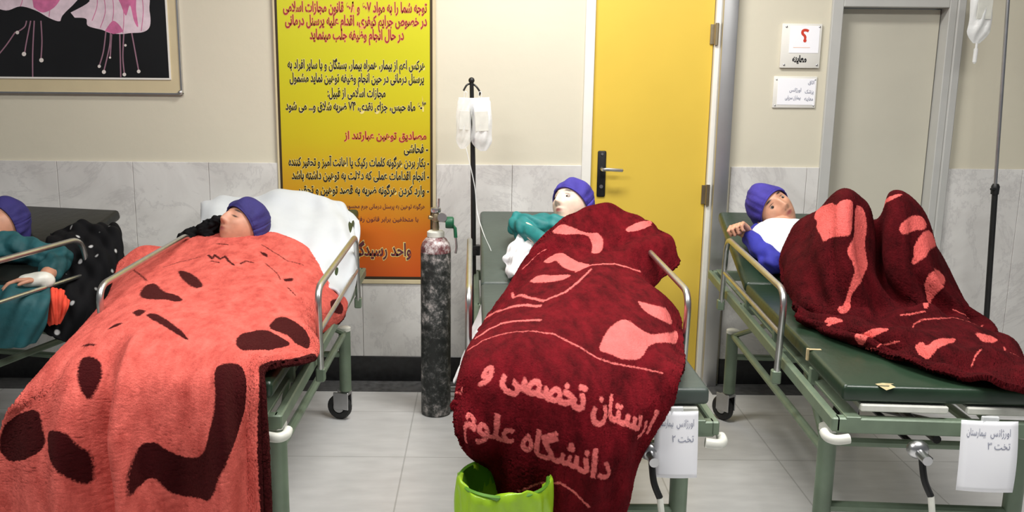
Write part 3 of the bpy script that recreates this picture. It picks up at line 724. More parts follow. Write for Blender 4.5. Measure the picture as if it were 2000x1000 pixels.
def drip_bag(name, c, w, h, th, m, label, group, tilt=0, seed=0, chamber=.0, tube_pts=None):
    o = empty(name, c); o.rotation_euler = (0, tilt, 0); tag(o, label, 'drip bag', group)
    n, k = 22, 16; P = []; rs = np.random.RandomState(seed)
    for side in (1, -1):
        for i in range(n + 1):
            v_ = i/n
            wd = w*(1 - .10*math.sin(v_*PI))*(1 if v_ < .8 else 1 - .75*((v_ - .8)/.2)**1.6)*(1 if v_ > .06 else .88)
            for j in range(k + 1):
                u_ = j/k*2 - 1
                t_ = th*max(0, (1 - u_*u_))**.6*min(1, math.sin(PI*min(1, max(0, v_*1.02)))*1.5)*(.7 + .5*v_) + .001
                P.append((u_*wd/2 + .003*math.sin(9*v_ + seed), -side*t_*(1 + .22*math.sin(7*u_ + 11*v_ + seed)), -v_*h))
    W1 = k + 1; N1 = (n + 1)*W1; fs = []
    for s in (0, 1):
        for i in range(n):
            for j in range(k):
                q = [s*N1 + i*W1 + j, s*N1 + i*W1 + j + 1, s*N1 + (i + 1)*W1 + j + 1, s*N1 + (i + 1)*W1 + j]; fs.append(q if s == 0 else q[::-1])
    MB().mesh(P, fs).build('bag_film', m, o, 60)
    MB().box((-w*.28, -th*1.02 - .003, -h*.62), (w*.3, -th*.98 - .002, -h*.25), .0008, 1).build('bag_label', M['cap_white'], o)
    e = MB(); e.tube(arc_path([(-.006, 0, 0), (-.006, 0, .025), (.006, 0, .025), (.006, 0, 0)], .006), .0016, 6); e.build('hanger_loop', M['clear2'], o)
    if chamber:
        ch = MB().lathe([(.002, -h), (.005, -h), (.005, -h - .02), (.009, -h - .024), (.0085, -h - .024 - chamber), (.004, -h - .03 - chamber), (.002, -h - .032 - chamber)], n=14).build('drip_chamber', M['clear2'], o)
    if tube_pts: MB().tube(spline([Vector(p) - Vector(c) for p in tube_pts], 10), .0022, 6).build('drip_tube', M['tube'], o)
    return o
c1 = at(909, 190, 4.10)
drip_bag('drip_bag', c1, .075, .225, .017, M['clear'], 'thin clear drip bag hanging left of the dark drip pole', 'drip bags on the dark pole', .05, 1,
         tube_pts=[at(915, 288, 4.10), at(935, 360, 4.08), at(943, 412, 4.06), at(958, 455, 3.95), at(975, 490, 3.8), at(984, 530, 3.7)])
c2 = at(938, 190, 4.11)
drip_bag('drip_bag', c2, .098, .235, .022, M['clear2'], 'fuller milky drip bag hanging right of the dark drip pole', 'drip bags on the dark pole', -.06, 4)

py2 = 4.12
t2, l2, j2 = at(1973, -60, py2), at(1926, 630, py2), at(1950, 368, py2)
ps2 = empty('drip_stand', (l2.x, py2, 0)); tag(ps2, 'dark drip pole standing at the right edge by the marble wall', 'drip stand')
k_ = (t2.x - l2.x)/(t2.z - l2.z)
def bx_(z): return (z - l2.z)*k_
MB().tube([(bx_(.03), 0, .03), (bx_(j2.z), 0, j2.z)], .0125, 14).build('pole', M['black_metal'], ps2)
MB().tube([(bx_(j2.z), 0, j2.z - .02), (bx_(t2.z), 0, t2.z)], .0078, 12).build('inner_pole', M['steel'], ps2)
cl_ = MB().lathe([(.004, j2.z - .025), (.017, j2.z - .025), (.018, j2.z + .01), (.012, j2.z + .022), (.004, j2.z + .022)], (bx_(j2.z), 0, 0), 16); cl_.tube([(bx_(j2.z), -.01, j2.z), (bx_(j2.z) - .03, -.02, j2.z)], .006, 8); cl_.build('height_clamp', M['black_metal'], ps2)
hx_ = at(1924, -40, py2 - .02)
hk = MB(); hk.tube(spline([(bx_(t2.z), 0, t2.z - .01), (bx_(t2.z) - .05, -.01, t2.z + .01), (hx_.x - l2.x, -.02, hx_.z + .03), (hx_.x - l2.x + .002, -.02, hx_.z + .012), (hx_.x - l2.x + .012, -.02, hx_.z + .012)]), .004, 8); hk.build('hook', M['steel'], ps2)
bs = MB()
for k in range(5):
    a = 2*PI*k/5 + .6; bs.tube([(bx_(.06), 0, .06), (.17*math.cos(a), .17*math.sin(a), .035)], .011, 10); bs.ball((.17*math.cos(a), .17*math.sin(a), .022), .022, 12)
bs.build('star_base', M['steel'], ps2)
drip_bag('drip_bag', hx_, .108, .265, .026, M['clear2'], 'clear drip bag hanging from the top at the upper right', 'drip bags on the right pole', .02, 2, .055)

# ------------------------------------------------------------------ waste bin under the foot of the middle stretcher
bc = atz(984, 925, .50); bn = empty('waste_bin', (bc.x, bc.y, 0)); tag(bn, 'green waste bin lined with a lime bag at the foot of the middle stretcher', 'waste bin')
MB().lathe([(.004, .0), (.092, .0), (.094, .01), (.115, .48), (.120, .49), (.116, .495), (.111, .49), (.090, .014), (.004, .012)], n=40).build('bin_body', M['bin'], bn)
nb, kb = 72, 16; P = np.zeros((kb, nb + 1, 3))
for i in range(kb):
    for j in range(nb + 1):
        a = 2*PI*j/nb; t = i/(kb - 1)
        if t < .35: q = t/.35; r = .103 + .011*q; z = .33 + .172*q
        else: q = (t - .35)/.65; r = .119 + .010*math.sin(q*PI*.5); z = .506 - .2*q
        r += .004*math.sin(9*a + 5*t) + .003*math.sin(17*a - 8*t) + .006*max(0, q)*math.sin(5*a + 1) if t > .3 else 0
        z += .010*math.sin(4*a + .5)*(1 if t > .3 else t/.3) + .006*math.sin(11*a)*t
        P[i, j] = (r*math.cos(a), r*math.sin(a), z)
sheet_object('bag_liner', P, M['lime'], bn, .0015)

# ------------------------------------------------------------------ people: one continuous skin, remeshed from joined volumes
def frame(C, U, F):
    U = Vector(U).normalized(); F = Vector(F); F = (F - U*F.dot(U)).normalized(); B = -F; X = B.cross(U)
    m = Matrix(((X.x, B.x, U.x, C[0]), (X.y, B.y, U.y, C[1]), (X.z, B.z, U.z, C[2]), (0, 0, 0, 1))); return m
def head_shape(n=96, h=72):
    ph = np.linspace(.001, PI - .001, h); th = np.linspace(0, 2*PI, n, endpoint=False)
    PH, TT = np.meshgrid(ph, th, indexing='ij')
    nx, ny, nz = np.sin(PH)*np.cos(TT), np.sin(PH)*np.sin(TT), np.cos(PH)
    x, y, z = nx*.075, ny*.096, nz*.116
    t = np.clip(-z/.116, 0, 1)
    x = x*(1 - .30*t**1.7); y = np.where(y > 0, y*(1 - .5*t), y*(1 - .10*t*t))
    G = lambda a, s: np.exp(-(a/s)**2)
    fr = np.clip(-ny*1.6 - .1, 0, 1); ax_ = np.abs(x)
    d = np.zeros_like(x)
    rise = np.clip((.018 - z)/.055, 0, 1)*np.clip((z + .052)/.012, 0, 1)
    d += (.006 + .019*rise)*G(x, .009 + .005*rise)*np.clip((.024 - z)/.02, 0, 1)*np.clip((z + .054)/.012, 0, 1)
    d += .006*(G(ax_ - .013, .007)*G(z + .041, .009))
    d -= .0095*G(ax_ - .031, .017)*G(z - .002, .013)
    d += .0062*G(ax_ - .031, .012)*G(z - .004, .0075)
    d += .0045*G(z - .022, .009)*G(ax_ - .025, .026)
    d += .0045*G(ax_ - .046, .018)*G(z + .028, .018)
    d += .0055*G(x, .030)*G(z + .068, .018)
    d += .0035*G(x, .020)*(G(z + .0615, .0045) + 1.1*G(z + .0735, .005)) - .003*G(x, .022)*G(z + .0672, .0022)
    d += .008*G(x, .022)*G(z + .103, .014)
    y = y - d*fr
    vs = np.stack([x, y, z], -1).reshape(-1, 3); fs = []
    for i in range(h - 1):
        for k in range(n): fs.append((i*n + k, (i + 1)*n + k, (i + 1)*n + (k + 1) % n, i*n + (k + 1) % n))
    fs.append(tuple(range(n))); fs.append(tuple((h - 1)*n + k for k in range(n))[::-1])
    return vs, fs
HEAD = head_shape()
def chain(b, pts, steps=7, n=16):
    """pts: (point, radius) or (point, (rx, ry, rz)); overlapping rounds that the remesh fuses into one tapering limb"""
    for (p, r), (q, s) in zip(pts[:-1], pts[1:]):
        p, q = Vector(p), Vector(q); r = Vector((r,)*3) if not isinstance(r, tuple) else Vector(r); s = Vector((s,)*3) if not isinstance(s, tuple) else Vector(s)
        k = max(steps, int((q - p).length/ (min(min(r), min(s))*.45)))
        for i in range(k + 1):
            t = i/k; b.ball(p.lerp(q, t), tuple(r.lerp(s, t)), n)
def fuse(name, b, m, parent=None, voxel=.004, smooth=4):
    me = bpy.data.meshes.new(name); me.from_pydata(b.v, [], b.f); o = bpy.data.objects.new(name, me); COL.objects.link(o)
    md = o.modifiers.new('r', 'REMESH'); md.mode = 'VOXEL'; md.voxel_size = voxel
    if smooth: sm = o.modifiers.new('s', 'SMOOTH'); sm.factor = .5; sm.iterations = smooth
    bpy.context.view_layer.update()
    nm = bpy.data.meshes.new_from_object(o.evaluated_get(bpy.context.evaluated_depsgraph_get()))
    o.modifiers.clear(); o.data = nm; bpy.data.meshes.remove(me); nm.name = name
    for x in (m if isinstance(m, (list, tuple)) else [m]): nm.materials.append(x)
    nm.shade_smooth()
    if parent: o.parent = parent
    return o
def paint_face(o, mtx, closed):
    me = o.data; n = len(me.vertices); co = np.empty(n*3, np.float32); me.vertices.foreach_get('co', co); co = co.reshape(-1, 3)
    L = np.array(mtx.inverted()); q = co@L[:3, :3].T + L[:3, 3]
    x, y, z = np.abs(q[:, 0]), q[:, 1], q[:, 2]; fr = (y < -.05) & (np.abs(z) < .13)
    G = lambda a, s: np.exp(-(a/s)**2)
    lip = np.clip(1.6*G(x, .019)*G(z + .0675, .0095) - .35, 0, 1)*fr
    brow = np.clip(1.9*G(x - .031, .018)*G(z - .0235 + .06*np.abs(x - .026), .0052) - .5, 0, 1)*fr
    lash = np.clip(1.9*G(x - .031, .0145)*G(z + .003 - 9*(x - .031)**2, .0042) - .5, 0, 1)*fr if closed else 0
    lash2 = np.clip(1.5*G(x - .031, .016)*G(z - .008 + 9*(x - .031)**2, .003) - .5, 0, 1)*fr
    nos = np.clip(1.6*G(x - .008, .004)*G(z + .050, .004) - .4, 0, 1)*fr*.4
    a = me.attributes.new('features', 'FLOAT_COLOR', 'POINT'); c = np.zeros((n, 4), np.float32)
    c[:, 0] = lip; c[:, 1] = np.maximum(np.maximum(brow, lash), np.maximum(lash2 if not closed else 0, nos)); c[:, 3] = 1
    a.data.foreach_set('color', c.reshape(-1))
def finger(b, base, d1, nrm, L, r, curl):
    """three joints bending towards nrm"""
    p = Vector(base); d1 = Vector(d1).normalized(); nrm = Vector(nrm).normalized(); a = 0; pts = [(p.copy(), r)]
    for k, f in enumerate((.45, .32, .23)):
        a += curl*(1 if k else .7); d = (d1*math.cos(a) + nrm*math.sin(a)).normalized(); p = p + d*L*f; pts.append((p.copy(), r*(1 - .1*(k + 1))))
    chain(b, pts, 5, 10)
def hand(b, wrist, d1, nrm, side, curl=.9, s=1.0):
    """palm, four unequal fingers and a thumb leaving the side of the palm"""
    w = Vector(wrist); d1 = Vector(d1).normalized(); nrm = Vector(nrm); nrm = (nrm - d1*nrm.dot(d1)).normalized(); sd = d1.cross(nrm)*side
    for k in range(5):
        off = (k - 2)*.0145*s; chain(b, [(w + sd*off*.5, .012*s), (w + d1*.045*s + sd*off*.9, .0125*s), (w + d1*.085*s + sd*off, .0095*s)], 5, 10)
    for k, (L, o_) in enumerate(((.062, -.030), (.074, -.0105), (.080, .0095), (.072, .029))):
        finger(b, w + d1*.085*s + sd*o_*s, d1 + sd*o_*3, nrm, L*s, .0088*s, curl*(1 + .06*k))
    finger(b, w + d1*.03*s + sd*.026*s, d1*.55 + sd*.75, nrm*.6 + d1*.5 - sd*.5, .062*s, .0098*s, curl*.55)
def cap_mesh(mtx, cut=98, tilt=(0, .48, .88), puff=.010, seed=1):
    rs = np.random.RandomState(seed); A = Vector(tilt).normalized(); E1 = Vector((1, 0, 0)); E2 = A.cross(E1); n, h = 72, 30; P = np.zeros((h, n + 1, 3))
    for i in range(h):
        t = i/(h - 1); a = math.radians(cut)*min(t, .93)/.93*1.0 + .0001
        for j in range(n + 1):
            f = 2*PI*j/n; d = A*math.cos(a) + (E1*math.cos(f) + E2*math.sin(f))*math.sin(a)
            base = 1/math.sqrt((d.x/.078)**2 + (d.y/.099)**2 + (d.z/.119)**2)
            k = puff*(math.sin(min(1, t*1.05)*PI)**.7 + .25) + .0035*math.sin(14*f + 3*math.sin(3*f))*t + .004*math.sin(3*f + 6*t + seed)*math.sin(t*PI) + .003*math.sin(8*f - 9*t)*t
            if t > .93: k = .001 + .006*(t - .93)/.07
            P[i, j] = mtx @ (d*(base + k + .001))
    return P
def person(label, C, U, F, skin, cap_m, parts, closed=False, eye=True, hands=(), cap_args={}):
    mtx = frame(C, U, F); root = empty('person', (C[0], C[1], C[2])); tag(root, label, 'person')
    b = MB(); hv = [mtx @ Vector(v) for v in HEAD[0]]; b.mesh(hv, HEAD[1])
    for s in (-1, 1): b.ball(mtx @ Vector((s*.071, .012, -.008)), .012, 10); b.ball(mtx @ Vector((s*.075, .02, .004)), (.008, .012, .018), 10)
    nk = mtx @ Vector((0, .022, -.07)); chain(b, [(nk, .052), (Vector(parts[0][0][0]), .055)])
    for p in parts: chain(b, p)
    for hnd in hands: hand(b, *hnd)
    inv = Matrix.Translation((-C[0], -C[1], -C[2]))
    o = fuse('body', b, skin, None, .0034, 2); paint_face(o, mtx, closed)
    o.data.transform(inv); o.parent = root
    if eye:
        for s in (-1, 1):
            e = MB(); e.k = 0; mm = mtx.to_3x3()
            e.ball(mtx @ Vector((s*.031, -.0742, -.0022)) - Vector(C), (.0112,)*3, 18)
            e.build('eye', mat_eye(), root)
            iris = MB().ball(mtx @ Vector((s*.031 - .002, -.0808, -.003)) - Vector(C), (.0066,)*3, 12).build('iris', M['iris'], root)
    P = cap_mesh(mtx, **cap_args) - np.array(C)
    sheet_object('cap', P, cap_m, root, .002)
    return root, mtx, inv
M['iris'] = mat('dark_iris', (.012, .007, .005), .2)
M['eye'] = mat('eye_white', rgb(150, 138, 128), .3)
def mat_eye(): return M['eye']
def garment(name, parts, m, root, C, voxel=.006, wr=.004, seed=0):
    b = MB()
    for p in parts: chain(b, p)
    o = fuse(name, b, m, None, voxel, 3)
    me = o.data; n = len(me.vertices); co = np.empty(n*3, np.float32); me.vertices.foreach_get('co', co); no = np.empty(n*3, np.float32); me.vertices.foreach_get('normal', no)
    co = co.reshape(-1, 3); no = no.reshape(-1, 3); x, y, z = co.T*1.0
    k = wr*(np.sin(60*x + 45*y + 3*np.sin(40*z) + seed) + .7*np.sin(80*z - 75*y + 2*np.sin(43*x) + seed*2))
    co = co + no*k[:, None] - np.array(C); me.vertices.foreach_set('co', co.astype(np.float32).reshape(-1)); me.update(); o.parent = root
    return o

skin_a = skin_mat('skin_warm', rgb(196, 142, 116)); skin_b = skin_mat('skin_pale', rgb(232, 204, 184)); skin_c = skin_mat('skin_tan', rgb(206, 152, 124))
# patient under the coral blanket
C = at(474, 446, 3.80)
flat_ = (.15, .10, .045)
p1, m1, _ = person('person in a dark violet cap asleep under the coral blanket', C, (.42, .62, .66), (-.52, -.60, .62), skin_a, M['blue_dark'],
    [[((-.985, 3.68, .775), .036), ((-.89, 3.56, .758), (.14, .07, .028)), ((-.875, 3.30, .738), (.12, .1, .030)), ((-.87, 3.10, .735), (.13, .09, .032))],
     [((-.94, 3.05, .735), .038), ((-.95, 2.78, .735), .034), ((-.96, 2.60, .735), .030), ((-.962, 2.56, .745), .024)],
     [((-.80, 3.05, .735), .038), ((-.79, 2.80, .735), .034), ((-.785, 2.66, .735), .030), ((-.785, 2.62, .743), .024)],
     [((-1.03, 3.56, .757), .028), ((-1.05, 3.32, .733), .026), ((-1.00, 3.12, .735), .022)],
     [((-.75, 3.56, .757), .028), ((-.71, 3.32, .733), .026), ((-.75, 3.12, .735), .022)]], closed=True, eye=False, cap_args=dict(puff=.016))
# patient under the burgundy blanket with lettering
C = at(1118, 404, 3.93)
p2, m2, _ = person('person in a blue cap and teal sleeve lying under the lettered burgundy blanket', C, (.26, .60, .74), (-.66, -.62, .42), skin_b, M['blue_cap'],
    [[((.365, 3.80, .86), .042), ((.345, 3.68, .80), (.13, .07, .034)), ((.32, 3.38, .742), (.12, .1, .032)), ((.31, 3.1, .735), (.12, .09, .032))],
     [((.245, 3.05, .735), .036), ((.24, 2.78, .735), .033), ((.24, 2.58, .735), .03), ((.24, 2.54, .742), .024)],
     [((.385, 3.05, .735), .036), ((.39, 2.78, .735), .033), ((.39, 2.58, .735), .03), ((.39, 2.54, .742), .024)],
     [(at(1090, 450, 3.8), .042), (at(1012, 436, 3.86), .036), (at(1052, 466, 3.66), .026), (at(1075, 482, 3.58), .022)],
     [((.45, 3.66, .785), .034), ((.47, 3.4, .74), .028), ((.42, 3.2, .735), .022)]])
garment('sleeve', [[(at(1100, 448, 3.8), .056), (at(1052, 440, 3.83), .05), (at(1010, 436, 3.86), .044), (at(1020, 446, 3.80), .044), (at(1050, 464, 3.68), .036), (at(1062, 474, 3.63), .034)]], M['teal'], p2, C, .005, .006, 2)
garment('gown', [[((.345, 3.69, .80), (.137, .07, .039)), ((.32, 3.38, .744), (.125, .1, .036)), ((.31, 3.1, .737), (.125, .09, .036))]], M['teal'], p2, C)
# patient with raised knees
C = at(1509, 408, 3.97)
k1, k2 = at(1650, 400, 3.22), at(1745, 402, 3.2)
sh, el, wr_ = at(1482, 462, 3.86), at(1512, 512, 3.62), at(1460, 458, 3.84)
p3, m3, _ = person('person in a blue cap and white top with knees raised under the dark blanket', C, (-.70, .42, .60), (-.02, -.86, .48), skin_c, M['blue_cap'],
    [[((1.275, 3.86, .87), .05), ((1.30, 3.74, .835), (.14, .07, .055)), ((1.33, 3.56, .765), (.12, .1, .042)), ((1.345, 3.47, .745), (.12, .07, .042))],
     [((1.28, 3.46, .755), .05), (k1 + Vector((0, .03, -.10)), .034), ((1.27, 3.16, .745), .032), ((1.27, 3.10, .733), .026)],
     [((1.42, 3.46, .755), .05), (k2 + Vector((.015, .03, -.105)), .032), ((1.44, 3.16, .745), .032), ((1.44, 3.10, .733), .026)],
     [(sh, .045), (el, .038), (wr_, .028)],
     [((1.42, 3.76, .82), .04), ((1.48, 3.56, .755), .03), ((1.42, 3.40, .74), .024)]],
    hands=[(wr_, (-.62, -.42, .5), (-.3, -.75, -.6), -1, 1.3, 1.0)], cap_args=dict(seed=3))
garment('shirt', [[((1.27, 3.885, .878), (.085, .045, .045)), ((1.285, 3.82, .872), (.15, .06, .055)), ((1.30, 3.72, .845), (.155, .08, .062)), ((1.33, 3.57, .775), (.125, .1, .05))]], M['gauze'], p3, C, .006, .0022, 1)
garment('sleeve', [[(sh, .054), ((sh + el)/2, .05), (el, .046), ((el + wr_)/2, .042), (wr_*.86 + el*.14, .038)]], M['blue_sleeve'], p3, C, .005, .004, 4)
# patient at the left edge
C = at(8, 440, 3.86)
EL, WR = at(116, 508, 3.66), at(84, 546, 3.44)
p4, m4, _ = person('person in a violet cap and teal gown on the stretcher at the left edge', C, (.15, .75, .62), (-.3, -.45, .8), skin_a, M['blue_dark'],
    [[((-2.06, 3.72, .85), .05), ((-2.07, 3.58, .80), (.15, .08, .06)), ((-2.12, 3.34, .765), (.13, .1, .055)), ((-2.17, 3.1, .755), (.13, .09, .05))],
     [((-2.10, 3.06, .76), .055), ((-2.17, 2.72, .76), .045), ((-2.25, 2.42, .745), .035)], [((-2.24, 3.03, .76), .055), ((-2.32, 2.7, .76), .045), ((-2.40, 2.42, .745), .035)],
     [((-1.93, 3.68, .81), .045), (EL, .038), (WR, .026)], [((-2.22, 3.62, .80), .045), ((-2.33, 3.4, .76), .036), ((-2.22, 3.22, .80), .026)]],
    closed=True, eye=False, hands=[(WR, (-.95, -.35, .05), (-.1, -.2, -.9), 1, .45)], cap_args=dict(cut=105))
garment('gown', [[((-2.07, 3.62, .805), (.16, .08, .07)), ((-2.12, 3.34, .775), (.15, .1, .065)), ((-2.17, 3.08, .76), (.15, .09, .06))], [((-1.93, 3.68, .81), .062), (EL, .056), (EL*.45 + WR*.55, .044)],
    [((-2.10, 3.06, .765), .066), ((-2.17, 2.72, .765), .056), ((-2.24, 2.45, .755), .05)], [((-2.24, 3.03, .765), .066), ((-2.32, 2.7, .765), .056), ((-2.39, 2.45, .755), .05)]], M['teal_dark'], p4, C, .006, .004, 5)
garment('bandage', [[(WR + Vector((.01, .0, 0)), .033), (WR + Vector((-.05, -.02, .002)), (.034, .036, .026))]], M['cap_white'], p4, C, .004, .0015, 2)

# ------------------------------------------------------------------ sheets, spare cloths
def rowpts(rows): return [[at(*p) for p in r] for r in rows]
def draped(name, rows, m, label, cat, nu=120, nv=120, folds=(), thick=.008, group=None, drop=None):
    P = cloth_points(rowpts(rows), nu, nv); U, V = np.meshgrid(np.linspace(0, 1, nu), np.linspace(0, 1, nv))
    P = P + grid_normals(P)*waves(U, V, folds)[..., None] if len(folds) else P
    o = sheet_object(name, P, m, None, thick); return tag(o, label, cat, group)
draped('white_sheet', [
 [(395, 425, 4.27), (430, 417, 4.28), (500, 417, 4.28), (580, 417, 4.28), (640, 418, 4.27), (682, 428, 4.25), (696, 452, 4.2)],
 [(393, 394, 4.22), (432, 381, 4.22), (505, 385, 4.22), (580, 380, 4.22), (640, 385, 4.20), (680, 402, 4.17), (697, 434, 4.12)],
 [(392, 430, 4.02), (440, 420, 4.03), (510, 414, 4.06), (585, 410, 4.09), (645, 416, 4.09), (690, 440, 4.03), (696, 480, 3.97)],
 [(375, 476, 3.80), (440, 468, 3.80), (510, 458, 3.83), (585, 454, 3.86), (650, 464, 3.86), (686, 492, 3.80), (686, 545, 3.76)],
 [(350, 530, 3.60), (430, 522, 3.60), (510, 517, 3.60), (580, 515, 3.60), (635, 522, 3.62), (672, 552, 3.60), (666, 615, 3.58)],
 [(335, 568, 3.42), (430, 563, 3.42), (510, 560, 3.42), (580, 560, 3.42), (625, 562, 3.42), (662, 590, 3.42), (640, 655, 3.42)]],
 M['sheet'], 'white crumpled sheet over the raised backrest behind the coral blanket', 'sheet', 130, 130,
 [(.010, 1.2, .8, .3), (.009, -1.9, 1.7, 1.7), (.006, 3.4, .9, .4), (.004, -5.2, 2.4, 2.0), (.0025, 8, 1.5, 1)], .01)
draped('white_sheet', [
 [(962, 560, 3.60), (1000, 553, 3.60), (1060, 551, 3.60), (1130, 551, 3.60), (1200, 552, 3.60)],
 [(938, 600, 3.45), (975, 580, 3.42), (1050, 574, 3.4), (1130, 573, 3.4), (1210, 575, 3.4)],
 [(919, 655, 3.15), (948, 628, 3.1), (1040, 610, 3.1), (1130, 610, 3.1), (1220, 611, 3.1)],
 [(899, 712, 2.78), (926, 682, 2.75), (1030, 663, 2.75), (1130, 664, 2.75), (1230, 665, 2.75)],
 [(886, 748, 2.56), (912, 718, 2.54), (1020, 704, 2.54), (1130, 704, 2.54), (1240, 705, 2.54)]],
 M['gauze'], 'white undersheet showing along the left side of the middle stretcher', 'sheet', 60, 100, [(.003, 2, 4, 0)], .004)
draped('white_cloth', [
 [(1004, 470, 3.74), (1014, 462, 3.76), (1028, 466, 3.75), (1044, 472, 3.72), (1060, 478, 3.7)],
 [(990, 496, 3.68), (1006, 484, 3.66), (1024, 484, 3.64), (1042, 490, 3.63), (1060, 500, 3.62)],
 [(986, 515, 3.64), (1002, 506, 3.60), (1018, 506, 3.58), (1034, 512, 3.57), (1050, 520, 3.56)],
 [(994, 545, 3.58), (1004, 538, 3.52), (1016, 538, 3.5), (1028, 542, 3.5), (1040, 548, 3.5)]],
 M['gauze'], 'crumpled white cloth by the teal sleeve on the middle stretcher', 'cloth', 60, 60, [(.006, 2.2, 1.5, 0), (.005, -1.5, 3.2, 1), (.003, 5, 4, 2)], .01)
# black bundle by the sleeper's head
b = MB(); rs = np.random.RandomState(5)
for k in range(34):
    t = rs.rand(); x, y = 348 + 82*t + rs.uniform(-5, 5), 470 - 40*t*(.45 + .6*rs.rand()) + rs.uniform(-4, 3)
    b.ball(at(x, y, 3.82 + rs.uniform(-.05, .06)), (rs.uniform(.018, .034), rs.uniform(.02, .035), rs.uniform(.016, .028)), 14)
hs = fuse('black_scarf', b, M['black_cloth'], None, .005, 1)
me = hs.data; n = len(me.vertices); co = np.empty(n*3, np.float32); me.vertices.foreach_get('co', co); co = co.reshape(-1, 3); no = np.empty(n*3, np.float32); me.vertices.foreach_get('normal', no); no = no.reshape(-1, 3)
co += no*(.006*np.sin(130*co[:, :1] + 4*np.sin(90*co[:, 2:]))*np.sin(110*co[:, 1:2] + 60*co[:, 2:])); me.vertices.foreach_set('co', co.reshape(-1)); me.update()
tag(hs, "ruffled black scarf bunched beside the sleeper's head on the white sheet", 'scarf')
# cloths on the leftmost stretcher
def spotted():
    m, t, b = nt('black_cloth_white_spots'); tc = node(t, 'ShaderNodeTexCoord'); v = node(t, 'ShaderNodeTexVoronoi', i_Scale=15.0); t.links.new(tc.outputs['Object'], v.inputs['Vector'])
    r = ramp(t, [(.12, (.5, .5, .5)), (.19, (.006, .006, .007))]); t.links.new(v.outputs['Distance'], r.inputs[0]); t.links.new(r.outputs[0], b.inputs['Base Color']); b.inputs['Roughness'].default_value = .85; b.inputs['Specular IOR Level'].default_value = .12
    return m
draped('spotted_cloth', [
 [(95, 450, 3.90), (130, 444, 3.90), (165, 438, 3.90), (200, 434, 3.90), (224, 438, 3.90), (236, 470, 3.88)],
 [(90, 474, 3.79), (128, 464, 3.79), (165, 456, 3.80), (205, 455, 3.80), (234, 470, 3.79), (242, 520, 3.78)],
 [(85, 510, 3.67), (125, 503, 3.67), (165, 498, 3.68), (205, 498, 3.69), (234, 520, 3.69), (237, 570, 3.69)],
 [(80, 550, 3.58), (120, 552, 3.58), (160, 548, 3.6), (200, 545, 3.62), (222, 575, 3.62), (224, 620, 3.62)],
 [(78, 590, 3.46), (110, 600, 3.46), (150, 605, 3.48), (185, 605, 3.5), (200, 630, 3.5), (195, 662, 3.5)],
 [(76, 640, 3.42), (100, 655, 3.42), (130, 668, 3.43), (155, 672, 3.44), (165, 678, 3.45), (160, 690, 3.45)]],
 spotted(), 'black cloth with white spots spilling off the leftmost stretcher', 'cloth', 110, 130, [(.008, 2.0, 1.3, .3), (.008, -1.5, 2.8, 1.7), (.006, 4.5, 2.2, .4), (.004, 6.0, -5.0, 2.0)], .01)
draped('teal_cloth', [
 [(-30, 560, 3.40), (5, 556, 3.40), (40, 556, 3.40), (75, 560, 3.42), (92, 566, 3.44)],
 [(-35, 595, 3.30), (5, 588, 3.30), (40, 584, 3.30), (78, 586, 3.33), (96, 592, 3.36)],
 [(-40, 635, 3.28), (0, 632, 3.28), (38, 628, 3.28), (72, 625, 3.31), (90, 630, 3.34)],
 [(-40, 672, 3.28), (0, 678, 3.28), (30, 680, 3.28), (58, 670, 3.31), (76, 666, 3.34)]],
 M['teal_dark'], 'dark teal cloth hanging over the near side of the leftmost stretcher', 'cloth', 80, 70, [(.008, 1.8, .5, 0), (.005, 3.6, 1.5, 1)], .008)
for k, (dx, dy, m, lab) in enumerate(((0, 0, 'orange_red', 'orange red folded cloth hanging below the rail of the leftmost stretcher'),)):
    draped('orange_cloth', [
     [(80, 580, 3.42), (92, 568, 3.42), (110, 564, 3.43), (124, 570, 3.44), (132, 590, 3.45)],
     [(84, 600, 3.40), (96, 586, 3.385), (110, 582, 3.385), (122, 588, 3.40), (130, 606, 3.42)],
     [(92, 622, 3.40), (101, 612, 3.38), (110, 610, 3.38), (118, 612, 3.40), (124, 620, 3.42)],
     [(100, 634, 3.41), (104, 632, 3.39), (109, 632, 3.39), (113, 631, 3.40), (117, 630, 3.41)]], M[m], lab, 'cloth', 60, 50, [(.005, 4, .6, 0), (.003, 9, 0, 1)], .008)

